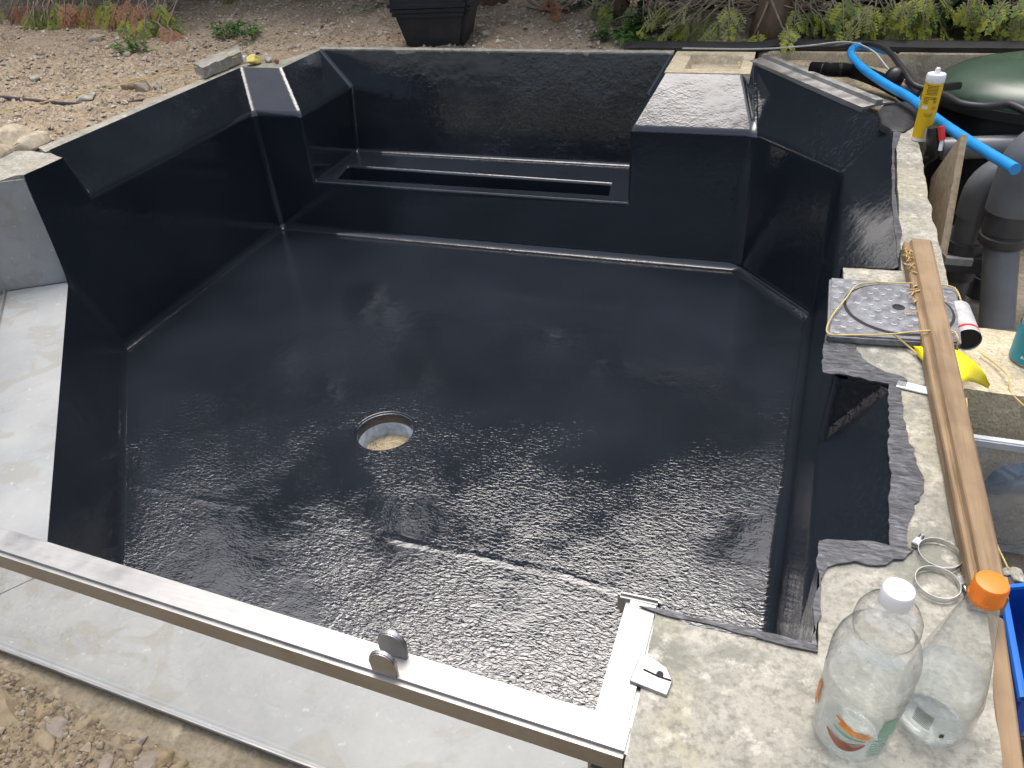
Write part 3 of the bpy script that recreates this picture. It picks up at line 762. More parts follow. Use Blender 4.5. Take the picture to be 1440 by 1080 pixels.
# ------------------------------------------------------------------ bottles
def bottle_l():
    c = at(1191, 1031, z=.0015); HS = .93
    prof = [(.040, .001), (.046, .004), (.0495, .012), (.0505, .03), (.0500, .034), (.0515, .06), (.0508, .064), (.053, .09), (.0525, .094), (.0545, .12), (.054, .124), (.055, .15), (.0545, .162), (.051, .178), (.045, .190), (.038, .1965), (.0355, .199), (.0355, .2015), (.0385, .205), (.0400, .214), (.0385, .226), (.033, .236), (.024, .2435), (.0165, .247), (.0145, .25), (.0145, .258)]
    prof = [(r * (.79 if r > .02 else .87), h * HS) for r, h in prof]
    t = thing('bottle', 'round clear bottle with white cap and fruit picture on its label', 'bottle', c)
    bm = BM(); lathe(bm, prof, c, 64, close_top=False); obj('body', bm, PET, t, smooth='all')
    bm = BM(); lathe(bm, [(r - .0015, h) for r, h in prof if h < .118] + [(.0415, .119)], c, 64); 
    obj('water', bm, WATER, t, smooth=True)
    bm = BM(); lathe(bm, [(r * .87, h - .018) for r, h in [(.0168, .250), (.0172, .252), (.0172, .266), (.0160, .2685), (.0128, .2695), (.0122, .2688)]], c, 40)
    cp = obj('cap', bm, WHT, t, smooth=True)
    bm = BM()
    for dy, w in ((.004, .010), (-.003, .015)):
        for i in range(int(w / .0016)):
            x0 = -w / 2 + i * .0016; box(bm, (c.x + x0, c.y + dy - .0007 + x0 * .3, c.z + .2506), (c.x + x0 + .0011, c.y + dy + .0007 + x0 * .3, c.z + .2512))
    obj('embossing', bm, simple('cap_relief', (.30, .32, .35), .5, 0, .05, 10, 0), cp)
    rf = lambda h: .0413 + .0012 * max(0, (h - .03)) / .06
    bm = BM(); wrap(bm, c, 0, -150, -20, .020, .098, rf, 14); lb = obj('label', bm, LABELP, t, smooth='all')
    rf2 = lambda h: rf(h) + .0006
    def blob(bm, pts):
        q = []
        for i in range(len(pts)):
            p0, p1, p2, p3 = pts[i - 1], pts[i], pts[(i + 1) % len(pts)], pts[(i + 2) % len(pts)]
            for k in range(4):
                t_ = k / 4; q.append(tuple(.5 * (2 * p1[m] + (p2[m] - p0[m]) * t_ + (2 * p0[m] - 5 * p1[m] + 4 * p2[m] - p3[m]) * t_ ** 2 + (3 * p1[m] - p0[m] - 3 * p2[m] + p3[m]) * t_ ** 3) for m in (0, 1)))
        P3 = lambda a, h: c + Vector((rf2(h) * math.cos(R(a)), rf2(h) * math.sin(R(a)), h))
        m_ = (sum(a for a, h in q) / len(q), sum(h for a, h in q) / len(q)); cv = bm.verts.new(P3(*m_)); rv = [bm.verts.new(P3(*k)) for k in q]
        for i in range(len(rv)): bm.faces.new((cv, rv[i], rv[(i + 1) % len(rv)]))
    bm = BM(); blob(bm, [(-128, .079), (-118, .080), (-100, .071), (-84, .070), (-76, .064), (-82, .059), (-96, .060), (-112, .065), (-122, .069), (-120, .074)]); obj('orange_fruit', bm, PORG, lb)
    bm = BM(); wrap(bm, c, 0, -190, -170, .05, .088, rf2, 5); obj('orange_fruit', bm, PORG, lb)
    bm = BM(); blob(bm, [(-128, .063), (-118, .061), (-100, .057), (-82, .0565), (-82, .0545), (-104, .0535), (-120, .057)]); obj('leaf_print', bm, PGRN, lb)
    bm = BM(); blob(bm, [(-136, .050), (-126, .047), (-110, .045), (-92, .047), (-80, .051), (-84, .041), (-98, .031), (-112, .030), (-126, .038)]); obj('brown_bowl', bm, PBRN, lb)
    bm = BM(); blob(bm, [(-130, .0485), (-112, .052), (-92, .052), (-84, .0495), (-100, .047), (-116, .0465)]); obj('bowl_rim', bm, LABELP, lb)
    bm = BM(); wrap(bm, c, 0, -66, -42, .062, .094, rf2, 5); obj('green_panel', bm, PGRN, lb)
    bm = BM()
    for k in range(7): wrap(bm, c, 0, -72, -46 + (k % 2) * 2, .026 + k * .005, .0282 + k * .005, rf2, 3)
    obj('print_lines', bm, PGRN, lb)
def bottle_r():
    c = at(1305, 1012, z=.0015)
    prof = [(.030, .004), (.036, .0005), (.041, .006), (.0435, .02), (.0445, .045), (.0455, .052), (.0455, .088), (.044, .102), (.0405, .123), (.036, .146), (.030, .172), (.0235, .197), (.018, .214), (.0152, .222), (.0148, .234)]
    prof = [(.027, .004), (.033, .0005), (.037, .006), (.039, .02), (.0395, .045), (.0405, .05), (.0405, .066), (.0395, .075), (.0365, .095), (.0325, .118), (.0275, .146), (.0225, .172), (.0175, .197), (.0145, .212), (.0135, .218), (.0135, .226)]
    t = thing('bottle', 'tapering clear bottle with orange cap standing beside the timber', 'bottle', c)
    bm = BM(); lathe(bm, prof, c, 64, close_top=False); obj('body', bm, PET, t, smooth='all')
    bm = BM(); lathe(bm, [(max(.004, r - .0016), h + .001) for r, h in prof if h < .09] + [(.0355, .09)], c, 64); obj('water', bm, WATER, t, smooth=True)
    bm = BM(); lathe(bm, [(r * .93, h - .008) for r, h in [(.0158, .222), (.0172, .224), (.0172, .228), (.0168, .2285), (.0168, .245), (.0155, .2475), (.012, .2485)]], c, 48)
    for v in bm.verts:
        d = (v.co.xy - c.xy); 
        if abs(d.length - .0168 * .93) < .0004: v.co.xy = c.xy + d * (1 + .018 * (1 if int(math.atan2(d.y, d.x) * 24 / math.pi + 100) % 2 else -1))
    obj('cap', bm, ORG, t, smooth=True)
    rf = lambda h: .0411
    bm = BM(); wrap(bm, c, 0, -178, 0, .030, .066, rf, 14); lb = obj('label', bm, LABELP, t, smooth='all')
    bm = BM()
    for k in range(9): wrap(bm, c, 0, -133, -107,   .040 + k * .0027, .0413 + k * .0027, lambda h: .0416, 3, -.002)
    obj('bar_lines', bm, INK, lb)
    bm = BM(); wrap(bm, c, 0, -92, -86, .032, .039, lambda h: .0416, 2); obj('ink_mark', bm, INK, lb)
bottle_l(); bottle_r()

# ------------------------------------------------------------------ mastic cartridge standing on the wall
c = at(1294, 196, z=.001); c.z = .001
t = thing('mastic_cartridge', 'yellow sealant cartridge with white top standing on the narrow wall end', 'cartridge', c)
RC = .0262
bm = BM(); lathe(bm, [(RC, .009), (RC, .176)], c, 40); obj('tube', bm, YEL, t, smooth=True)
bm = BM(); lathe(bm, [(RC - .001, 0), (RC + .0006, .001), (RC + .0006, .009)], c, 40); obj('base_cap', bm, WHT, t, smooth=True)
bm = BM(); lathe(bm, [(RC + .0006, .176), (RC + .0008, .178), (RC + .0008, .197), (RC - .001, .2), (.010, .2005), (.0085, .203), (.0065, .215), (.004, .217)], c, 40); obj('top_cap', bm, WHT, t, smooth=True)
rnd = random.Random(5); bm = BM()
VA = math.degrees(math.atan2(CAM.y - c.y, CAM.x - c.x))
def words(h, a0, a1, th=.0022):
    a = a0
    while a < a1:
        w_ = rnd.uniform(3, 8); wrap(bm, c, 0, VA + a, VA + min(a + w_, a1), h, h + th, lambda q: RC + .0005, 2); a += w_ + 2
for k in range(7): words(.168 - k * .0042, -38 + k % 3 * 4, 40 - (k % 2) * 8)
for k in range(5): words(.134 - k * .0042, -40, -8 if k > 1 else 30)
for k in range(4): words(.132 - k * .0042, 20, 42)
for k in range(3): words(.086 - k * .0042, -20 + 4 * k, 40 - 4 * k, .0016)
obj('print', bm, INK, t)
bm = BM(); wrap(bm, c, 0, VA - 40, VA - 4, .100, .110, lambda q: RC + .0004, 4); obj('white_badge', bm, WHT, t)
bm = BM(); wrap(bm, c, 0, VA + 22, VA + 46, .100, .109, lambda q: RC + .0004, 4); obj('orange_badge', bm, ORG, t)
bm = BM(); wrap(bm, c, 0, VA + 18, VA + 62, .011, .045, lambda q: RC + .0004, 6); lb = obj('white_panel', bm, WHT, t)
bm = BM()
for k in range(8): wrap(bm, c, 0, VA + 32, VA + 56, .014 + k * .0036, .016 + k * .0036, lambda q: RC + .0008, 2)
obj('bar_lines', bm, INK, lb)

# ------------------------------------------------------------------ access cover
t = thing('access_cover', 'grey studded square drain cover with round lid lying on the wall', 'cover', at(1262, 432, z=0))
q = [at(1167, 389, z=.022), at(1164, 470, z=.022), at(1353, 482, z=.022), at(1347, 402, z=.022)]
bm = BM()
pts = [(p.x, p.y) for p in q]; prism(bm, pts, .002, .021)
bmesh.ops.bevel(bm, geom=[e for e in bm.edges], offset=.004, segments=2, affect='EDGES')
fr = obj('frame', bm, LIDG, t, smooth=True)
cc = at(1263, 434, z=.022); LR = .102
bm = BM(); lathe(bm, [(LR + .003, .0205), (LR + .003, .0218), (LR - .002, .0218)], (cc.x, cc.y, 0), 64); obj('joint', bm, DARK, t)
bm = BM(); lathe(bm, [(LR - .0025, .0205), (LR - .0025, .0235), (LR - .006, .0255), (.012, .0255), (.011, .0225)], (cc.x, cc.y, 0), 64)
lid = obj('lid', bm, LIDG, t, smooth=True)
bm = BM(); lathe(bm, [(.0112, .0226), (.0112, .0229)], (cc.x, cc.y, 0), 24); lathe(bm, [(.0125, .0256), (.0112, .0259)], (cc.x, cc.y, 0), 24, close_top=False, close_bot=False); obj('lifting_hole', bm, DARK, lid)
bm = BM(); bm2 = BM(); rnd = random.Random(2)
for i in range(-6, 7):
    for j in range(-5, 6):
        px_, py_ = cc.x + (i + .5 * (j % 2)) * .0265 + rnd.uniform(-.002, .002), cc.y + j * .024
        d = math.hypot(px_ - cc.x, py_ - cc.y); ins = True
        for k in range(4):
            a, b_ = q[k], q[(k + 1) % 4]
            if (b_.x - a.x) * (py_ - a.y) - (b_.y - a.y) * (px_ - a.x) < .010 * (b_ - a).length: ins = False
        if not ins or d < .022: continue
        if d < LR - .012: lathe(bm, [(.0066, .0255), (.0058, .0272), (.0046, .0272), (.0042, .0258)], (px_, py_, 0), 12)
        elif d > LR + .010: lathe(bm2, [(.0066, .021), (.0058, .0227), (.0046, .0227), (.0042, .0213)], (px_, py_, 0), 12)
obj('studs', bm, KNOB, lid, smooth=True); obj('studs', bm2, KNOB, fr, smooth=True)

# ------------------------------------------------------------------ timbers
def timber(name, label, far, near, w0, w1, th, z, cat='timber'):
    f_, n_ = Vector(far), Vector(near); d = (n_ - f_).to_2d(); Lh = d.length; ang = math.atan2(d.y, d.x) + math.pi / 2
    rnd = random.Random(4); bm = BM(); rows = []; k = 26
    for i in range(k + 1):
        s = i / k; w = w0 + (w1 - w0) * s; y = -Lh * s + (rnd.uniform(0, .006) if i == 0 else 0)
        prof = [(-.5, 0), (-.5, .6), (-.46, .70), (-.36, .74), (-.32, .70), (-.28, .76), (-.22, .96), (-.17, 1), (.42, 1), (.5, .88), (.5, 0)]
        rows.append([bm.verts.new((x * w + .0012 * noise.noise(Vector((x * 9, y * 8, 1))), y + (.012 * noise.noise(Vector((x * 9, h * 6, 0))) if i == 0 else 0), h * th)) for x, h in prof])
    m = len(rows[0])
    for A, B_ in zip(rows, rows[1:]):
        for j in range(m): bm.faces.new((A[j], A[(j + 1) % m], B_[(j + 1) % m], B_[j]))
    bm.faces.new(rows[0]); bm.faces.new(rows[-1][::-1])
    bmesh.ops.recalc_face_normals(bm, faces=bm.faces)
    me = bpy.data.meshes.new(name); bm.to_mesh(me); bm.free(); me.materials.append(WOOD)
    o = link(bpy.data.objects.new(name, me)); o.location = (f_.x, f_.y, z); o.rotation_euler = (0, 0, ang - math.pi)
    o.rotation_euler.z = math.atan2(-d.x, -d.y) * -1
    return tag(o, label, cat)
z_ = .038
fa = at(1291, 338, z=z_); ne = at(1396, 838, z=z_)
w0 = (at(1313, 342, z=z_) - at(1269, 344, z=z_)).length
pk = timber('plank', 'long weathered timber plank with splintered far end resting across the cover', fa, ne, w0 * .84, .038, .034, z_ - .034 + .002)
rnd = random.Random(8)
for i in range(34):
    if i in (0, 25): bm = BM()
    p = at(1274 + rnd.uniform(-1, 14), 348 + abs(rnd.gauss(0, 1)) * 26, z=z_ - .004)
    if i > 24: p = at(1284 + rnd.uniform(-2, 4), 405 + rnd.uniform(0, 40), z=z_ - .004)
    stone(bm, p, (.0022 * rnd.uniform(.5, 1.2), .016 * rnd.uniform(.6, 1.5), .003), 1, 9, rnd)
    if i in (24, 33): q_ = obj('splinters', bm, RAW); q_.data.transform(pk.matrix_basis.inverted()); q_.parent = pk
fa = at(1392, 868, z=-.03); ne = at(1424, 1130, z=-.03)
timber('timber_batten', 'short brown timber batten along the outer wall edge behind the bottles', fa, ne, .036, .034, .036, -.066)

# plywood offcut leaning outside the wall
bm = BM()
A_ = at(1352, 189, y=-.86); B_ = at(1361, 190, y=-.85); C_ = at(1331, 362, y=-1.02); D_ = at(1322, 352, y=-1.03)
E_ = at(1309, 250, y=-.62); G_ = at(1312, 320, y=-.80); G_.z -= .2
fr_ = [A_, E_, G_, D_]; off = (B_ - A_)
fb = [p + off * 1.0 for p in fr_]
va = [bm.verts.new(p) for p in fr_]; vb = [bm.verts.new(p) for p in (B_, E_ + off, G_ + off, C_)]
bm.faces.new(va); bm.faces.new(vb[::-1])
for i in range(4): bm.faces.new((va[i], va[(i + 1) % 4], vb[(i + 1) % 4], vb[i]))
tag(obj('chipboard_offcut', bm, CHIP, base=D_), 'pale chipboard offcut standing on edge between wall and pipes', 'board')

# ------------------------------------------------------------------ pipework in the bay
zA = lambda u, v, y: at(u, v, y=y)
t = thing('waste_pipe', 'grey waste pipe bending down beside the chipboard, with slide valve', 'pipe', (at(1371, 420, y=-.65).x, -.65, -.5))
a0 = at(1371, 300, y=-.65); xA_ = a0.x; zt = at(1400, 238, y=-.65).z
bm = BM(); tube(bm, [(xA_, -.65, -.5), (xA_, -.65, zt - .10)], .047, 28); obj('pipe', bm, PVC, t, smooth=True)
bm = BM(); arc = [(xA_, -.65, zt - .15), (xA_, -.65, zt - .085)] + [(xA_ + .085 - .085 * math.cos(a), -.65, zt - .085 + .085 * math.sin(a)) for a in [R(10 * i) for i in range(1, 10)]] + [(xA_ + .14, -.65, zt)]
tube(bm, arc, .0535, 28); obj('elbow', bm, PVC, t, smooth=True)
bm = BM(); tube(bm, [(xA_ + .13, -.65, zt), (xA_ + .24, -.65, zt)], .047, 28); obj('pipe', bm, PVC, t, smooth=True)
zv = at(1371, 362, y=-.65).z
bm = BM(); box(bm, (xA_ - .075, -.72, zv - .028), (xA_ + .06, -.58, zv + .022), .006); tube(bm, [(xA_, -.65, zv - .07), (xA_, -.65, zv + .06)], .056, 28); box(bm, (xA_ + .06, -.68, zv - .018), (xA_ + .11, -.62, zv + .012), .004)
sv = obj('slide_valve', bm, PVCD, t, smooth=True)
bm = BM(); box(bm, (xA_ - .06, -.7205, zv + .0), (xA_ + .02, -.7, zv + .0225)); obj('valve_label', bm, TIN, sv)
bm = BM()
n = 20; tube(bm, [(xA_ + .066 + .004 * math.cos(2 * math.pi * i / n), -.65 + .05 * math.cos(2 * math.pi * i / n), zv + .045 * math.sin(2 * math.pi * i / n)) for i in range(n + 1)], .009, 8)
obj('white_ring', bm, WHT, sv, smooth=True)
yB_ = -.78
t = thing('riser_pipe', 'wide grey riser pipe with capped elbow and dark coupling at the right edge', 'pipe', (at(1432, 440, y=yB_).x, yB_, -.5))
b0 = at(1432, 200, y=yB_); xb = at(1436, 260, y=yB_).x; ztop = at(1430, 158, y=yB_).z
bm = BM(); rr = .072
pth = [(xb, yB_, at(1432, 296, y=yB_).z)] + [(xb, yB_, ztop - .15)] + [(xb + .10 - .10 * math.cos(a), yB_, ztop - .15 + .08 * math.sin(a)) for a in [R(12 * i) for i in range(1, 8)]] + [(xb + .22, yB_, ztop - .07)]
tube(bm, pth, rr, 32); obj('elbow', bm, PVC, t, smooth=True)
zc0, zc1 = at(1436, 345, y=yB_).z, at(1436, 290, y=yB_).z
bm = BM(); lathe(bm, [(.060, zc0), (.066, zc0 + .008), (.066, zc0 + .03), (.060, zc0 + .034), (.060, zc0 + .04), (.064, zc0 + .044), (.064, zc1 - .012), (.070, zc1 - .01), (.070, zc1 + .012), (.06, zc1 + .014)], (xb, yB_, 0), 32)
obj('coupling', bm, PVCD, t, smooth=True)
bm = BM(); e0 = Vector((xb, yB_, zc0 + .01)); e1 = at(1401, 462, y=yB_ - .12)
tube(bm, [e0, e1], .048, 28); obj('slanting_pipe', bm, PVC, t, smooth=True)
t = thing('pipe_socket', 'short open grey pipe socket standing on the bay floor', 'pipe', at(1388, 405, z=-.46))
p = at(1388, 392, z=-.44)
bm = BM(); lathe(bm, [(.052, -.5), (.052, -.425), (.046, -.425), (.046, -.48)], (p.x, p.y, 0), 32, close_bot=False); obj('socket', bm, PVCD, t, smooth=True)
bm = BM(); tube(bm, [at(1325, 209, y=-.1), at(1440, 205, y=-.1)], .04, 24)
tag(obj('cross_pipe', bm, PVC, smooth=True, base=at(1380, 208, y=-.1)), 'horizontal grey pipe behind the elbow in front of the tank', 'pipe')
# red valve
t = thing('ball_valve', 'small black ball valve with red and white lever', 'valve', at(1312, 205, y=-.62))
p0_, p1_ = at(1313, 178, y=-.62), at(1315, 218, y=-.62)
bm = BM(); tube(bm, [p0_, p0_.lerp(p1_, .3), p0_.lerp(p1_, .31), p0_.lerp(p1_, .7), p0_.lerp(p1_, .71), p1_], .02, 18, rfn=lambda s: .017 if s < .15 or s > .9 else .023); obj('body', bm, BLKP, t, smooth=True)
bm = BM(); l0, l1, l2 = at(1323, 178, y=-.64), at(1325, 197, y=-.65), at(1322, 212, y=-.66)
tube(bm, [l0, l1], .010, 10); lv = obj('lever', bm, REDP, t, smooth=True)
bm = BM(); tube(bm, [l1, l2], .006, 10); obj('lever_tip', bm, WHT, lv, smooth=True)
bm = BM(); tube(bm, spline([p1_, p1_ + Vector((-.03, .02, -.06)), p1_ + Vector((-.02, .05, -.3))]), .012, 10); obj('tail_hose', bm, RUBBER, t, smooth=True)
# ball fitting and red union
p = at(1258, 108, y=.05)
t = thing('air_fitting', 'round black fitting with red collar beside the blue pipe', 'fitting', p)
bm = BM(); bmesh.ops.create_uvsphere(bm, u_segments=24, v_segments=14, radius=.036, matrix=Matrix.Translation(p)); obj('ball', bm, BLKP, t, smooth=True)
bm = BM(); tube(bm, [at(1272, 118, y=.0), at(1286, 126, y=-.03)], .02, 16); obj('red_collar', bm, REDP, t, smooth=True)
bm = BM(); tube(bm, [at(1268, 124, y=-.02), at(1292, 132, y=-.05)], .024, 16); obj('union', bm, PVCD, t, smooth=True)

# ------------------------------------------------------------------ pipes, hoses, cables that run free
def run(name, label, pts, r, mat, cat, n=12, k=8):
    bm = BM(); tube(bm, spline(pts, k), r, n); p = pts[0]
    return tag(obj(name, bm, mat, smooth=True, base=p), label, cat)
run('blue_pipe', 'bright blue water pipe looping over the back wall into the bay',
    [at(1248, 72, z=.05), at(1222, 66, z=.055), at(1203, 66, z=.06), at(1197, 77, z=.06), at(1212, 95, z=.055), at(1245, 118, z=.05), at(1280, 138, z=.045), at(1315, 166, z=.05), at(1365, 200, z=.06), at(1428, 238, z=.07)], .0152, BLUE, 'pipe', 18)
b_ = [at(1384, 288, y=-.35), at(1405, 277, y=-.35), at(1440, 264, y=-.35)]
run('blue_pipe', 'short length of blue pipe low down behind the grey elbow', b_, .016, BLUE, 'pipe', 16)
# corrugated hose
bm = BM(); path = spline([at(1140, 97, z=.03), at(1165, 98, z=.035), at(1200, 100, z=.03), at(1235, 112, z=.02), at(1262, 126, z=.005), at(1285, 140, z=-.03)], 40)
tube(bm, path, .026, 14, rfn=lambda s: .0255 + .0028 * (1 if int(s * 200) % 2 else -1)); 
tag(obj('corrugated_hose', bm, RUBBER, smooth=False, base=path[0]), 'black corrugated hose running behind the metal strip', 'hose')
run('black_cable', 'thick black cable arching from the membrane down to the fitting', [at(1175, 66, z=.05), at(1215, 61, z=.07), at(1246, 70, z=.08), at(1268, 95, z=.07), at(1284, 118, z=.05), at(1304, 126, z=.04)], .011, RUBBER, 'cable')
run('black_cable', 'black flexible hose lying over the front of the green tank lid', [at(1300, 124, z=.04), at(1330, 135, z=.05), at(1352, 146, z=.05), at(1385, 150, z=.05), at(1418, 147, z=.05), at(1445, 158, z=.04)], .013, RUBBER, 'hose')
bm = BM(); box(bm, (-.05, -.012, -.012), (.05, .012, .012), .004, Matrix.Translation(at(1333, 122, z=.03)) @ Matrix.Rotation(.5, 4, 'Z'))
tag(obj('cable_plug', bm, BLKP, base=at(1333, 122, z=.03)), 'small black plug resting on the green lid', 'plug')
run('grey_wire', 'thin grey wire looped along the back membrane and the blue pipe', [at(960, 68, z=.03), at(1060, 69, z=.05), at(1130, 65, z=.075), at(1190, 59, z=.08), at(1225, 70, z=.09), at(1245, 92, z=.07), at(1255, 104, z=.05)], .0035, GREYW, 'wire', 8)
run('string_line', 'pale builders string stretched over the soil to the left wall', [at(-30, 163, z=.05), at(150, 124, z=.045), at(333, 80, z=.04)], .0022, STR, 'string', 6, 4)
run('buried_cable', 'dark cable half buried in the soil beside the left wall', [surf(-20, 134), surf(40, 140), surf(90, 145), surf(140, 146), surf(178, 144), surf(205, 140)], .007, simple('faded_cable', (.07, .055, .07), .7, 0, .3, 30, .001), 'cable', 8)
run('root', 'bent brown root lying by the cream wall end', [surf(22, 194), surf(40, 194) + Vector((0, 0, .01)), surf(62, 189), surf(88, 188)], .008, TWIG, 'root', 8)
run('yellow_twine', 'yellow twine looped round the drain cover and down the wall',
    [at(1230, 397, z=.03), at(1205, 401, z=.03), at(1190, 419, z=.03), at(1168, 448, z=.03), at(1165, 469, z=.026), at(1200, 471, z=.026), at(1250, 470, z=.03), at(1290, 466, z=.04), at(1336, 465, z=.03), at(1347, 475, z=.03), at(1345, 490, z=.01)], .0016, STR, 'string', 6)
run('yellow_twine', 'yellow twine crossing the back of the cover under the plank', [at(1230, 396, z=.029), at(1262, 398, z=.029), at(1300, 399, z=.029), at(1340, 404, z=.028), at(1352, 425, z=.02), at(1356, 444, z=.0)], .0016, STR, 'string', 6)
run('yellow_twine', 'loose twine trailing from the cover toward the yellow sheet', [at(1256, 470, z=.03), at(1275, 485, z=.012), at(1292, 500, z=.008), at(1310, 522, z=.006)], .0018, STR, 'string', 6)
run('yellow_twine', 'thin twine hanging over the cross wall beside the tub', [at(1380, 497, z=-.09), at(1400, 512, z=-.09), at(1418, 530, z=-.085), at(1422, 552, z=-.10), at(1450, 580, z=-.11)], .0016, STR, 'string', 6)
run('yellow_twine', 'long thin twine running down beside the clear storage box', [at(1359, 560, z=-.01), at(1364, 620, z=-.02), at(1376, 690, z=-.03), at(1395, 750, z=-.04), at(1418, 800, z=-.05)], .0013, STR, 'string', 6)

# ------------------------------------------------------------------ filter tank
tc = Vector((3.47, .22, -.03)); RXT, RYT = .44, .36
t = thing('filter_tank', 'large oval black filter tank with domed dark green lid', 'tank', (tc.x, tc.y, -.5))
def oval(bm, prof, n=72):
    lathe(bm, prof, (0, 0, 0), n)
    for v in bm.verts: v.co = Vector((tc.x + v.co.x * RXT, tc.y + v.co.y * RYT, v.co.z))
bm = BM(); oval(bm, [(.93, -.498), (.95, -.07), (1.0, -.068), (1.0, -.034)]); obj('body', bm, BLKP, t, smooth=True)
bm = BM(); oval(bm, [(1.01, -.038), (1.015, -.03), (1.01, -.018), (.97, .005), (.85, .035), (.6, .062), (.3, .074), (.02, .077)]); lid = obj('lid', bm, GREEN, t, smooth=True)
bm = BM(); oval(bm, [(1.0, -.075), (1.03, -.07), (1.03, -.036), (1.0, -.034)]); rim = obj('rim', bm, BLKP, t, smooth=True)
bm = BM(); rnd = random.Random(6)
def rimq(a0, a1, z0, z1):
    f = lambda a, z: Vector((tc.x + 1.034 * RXT * math.cos(R(a)), tc.y + 1.034 * RYT * math.sin(R(a)), z))
    poly(bm, [f(a0, z0), f(a1, z0), f(a1, z1), f(a0, z1)])
for k in range(3):
    a = -114 + k * 3.2
    rimq(a, a + 2.4, -.066, -.063); rimq(a + .4, a + 1.0, -.063, -.055); rimq(a + 1.2, a + 1.9, -.063, -.052)
for k in range(5):
    a = -103 + k * 4.0
    rimq(a, a + 3.2, -.066, -.0645); rimq(a, a + 3.0, -.0565, -.055); rimq(a, a + .6, -.0645, -.0565)
obj('pictograms', bm, WHT, rim)

# ------------------------------------------------------------------ bay floor, cross wall, sand fill
bm = BM(); box(bm, (2.80, -3.2, -.62), (6.5, .66, -.5)); struct('bay_floor', bm, PITC, base=(3.5, -1, -.5))
bm = BM(); a = [at(1352, 459, z=-.10), at(1500, 461, z=-.10), at(1500, 550, z=-.10), at(1354, 546, z=-.10)]
prism(bm, jagged([(2.862, a[0].y), (3.7, a[0].y + .02), (3.7, a[3].y - .01), (2.842, a[3].y)], .05, .006, 14, True), -.5, -.10)
wall_thing('cross_wall', 'cream block cross wall with rough top below the drain cover', bm, MORTAR, (3.1, a[0].y, -.5))
bm = BM(); box(bm, (3.10, .40, -.5), (3.55, .56, -.43), .006)
tag(obj('concrete_block', bm, MORTAR, base=(3.3, .5, -.5)), 'cream block lying on the bay floor under the blue pipe end', 'block')
bm = BM()
rows = []
for i in range(24):
    s = i / 23; p = Vector((2.36, .43)).lerp(Vector((2.82, -.25)), s); q2 = Vector((2.36, .648)).lerp(Vector((3.02, .648)), s) if s < .9 else Vector((3.0, .4)).lerp(Vector((2.95, -.1)), (s - .9) / .1)
    rows.append([bm.verts.new((*p.lerp(q2, j / 10), -.03 + .012 * noise.noise(Vector((p.x * 9, j * .7, 3))) - .04 * (j / 10) ** 2 * s)) for j in range(11)])
for A, B_ in zip(rows, rows[1:]):
    for j in range(10): bm.faces.new((A[j], A[j + 1], B_[j + 1], B_[j]))
for x_, v_ in (): pass
struct('sand_fill', bm, SAND, smooth='all')

# metal trim across the corner
p_, q_ = Vector((2.318, .425)), Vector((2.742, -.24)); d_ = (q_ - p_).normalized(); nrm = Vector((-d_.y, d_.x))
prof = [(-.006, -.012), (-.006, .006), (.045, .010), (.047, .024), (.072, .025), (.074, .011), (.112, .010), (.114, .004), (.05, .003), (.0, -.004)]
bm = BM(); k = 10; rows = []
for i in range(k + 1):
    o2 = p_.lerp(q_, i / k); rows.append([bm.verts.new((*(o2 + nrm * a), z + .004)) for a, z in prof])
for A, B_ in zip(rows, rows[1:]):
    for j in range(len(prof)): bm.faces.new((A[j], A[(j + 1) % len(prof)], B_[(j + 1) % len(prof)], B_[j]))
bm.faces.new(rows[0]); bm.faces.new(rows[-1][::-1])
tag(obj('metal_trim', bm, ALU, base=(2.53, .1, 0)), 'ridged grey metal trim strip laid across the back right corner', 'trim strip')
# coated flap folded over the wall beside it
bm = BM(); c_ = [at(u, v, z=.006) for u, v in ((1234, 156), (1243, 146), (1262, 141), (1293, 141), (1292, 172), (1272, 185), (1254, 183), (1240, 172))]
k = 26; cen = sum(c_, Vector()) / len(c_); top = []
ring = []
for i in range(len(c_)):
    for j in range(5): ring.append(c_[i].lerp(c_[(i + 1) % len(c_)], j / 5))
lv_ = []
for s, zz in ((1.0, -.02), (1.0, .002), (.96, .005), (.6, .006), (.3, .006)):
    lv_.append([bm.verts.new(Vector((cen.x + (p.x - cen.x) * s, cen.y + (p.y - cen.y) * s, zz + .006 * noise.noise(p * 14 + Vector((s * 3, 0, 0)))))) for p in ring])
for A, B_ in zip(lv_, lv_[1:]):
    for j in range(len(ring)): bm.faces.new((A[j], A[(j + 1) % len(ring)], B_[(j + 1) % len(ring)], B_[j]))
bm.faces.new(lv_[-1])
tag(obj('coated_flap', bm, MEMB, smooth='all', base=(cen.x, cen.y, -.06)), 'black coated flap folded over the wall next to the yellow cartridge', 'flap')

# ------------------------------------------------------------------ small things on the wall
def clamp(u, v, r, label, tilt):
    p = at(u, v, z=.007); t = thing('hose_clamp', label, 'hose clamp', p, 'hose clamps on the wall top')
    bm = BM(); n = 48
    lathe(bm, [(r, -.0045), (r, .0045), (r - .0009, .0045), (r - .0009, -.0045)], p, n, close_top=False, close_bot=False); obj('band', bm, CLIP, t, smooth=True)
    bm = BM(); a = R(tilt); c = p + Vector((math.cos(a) * (r + .004), math.sin(a) * (r + .004), 0))
    M = Matrix.Translation(c) @ Matrix.Rotation(a + math.pi / 2, 4, 'Z'); box(bm, (-.008, -.004, -.005), (.008, .004, .005), .0015, M)
    lathe(bm, [(.003, 0), (.003, .006), (.0042, .006), (.0042, .009)], M @ Vector((-.008, 0, 0)), 12, axis=M.to_3x3() @ Vector((-1, 0, 0))); obj('screw_housing', bm, CLIP, t, smooth=True)
clamp(1321, 780, .028, 'steel hose clamp on the wall, the one nearer the drain cover', 150)
clamp(1318, 821, .028, 'steel hose clamp on the wall, the one nearer the orange cap', 20)
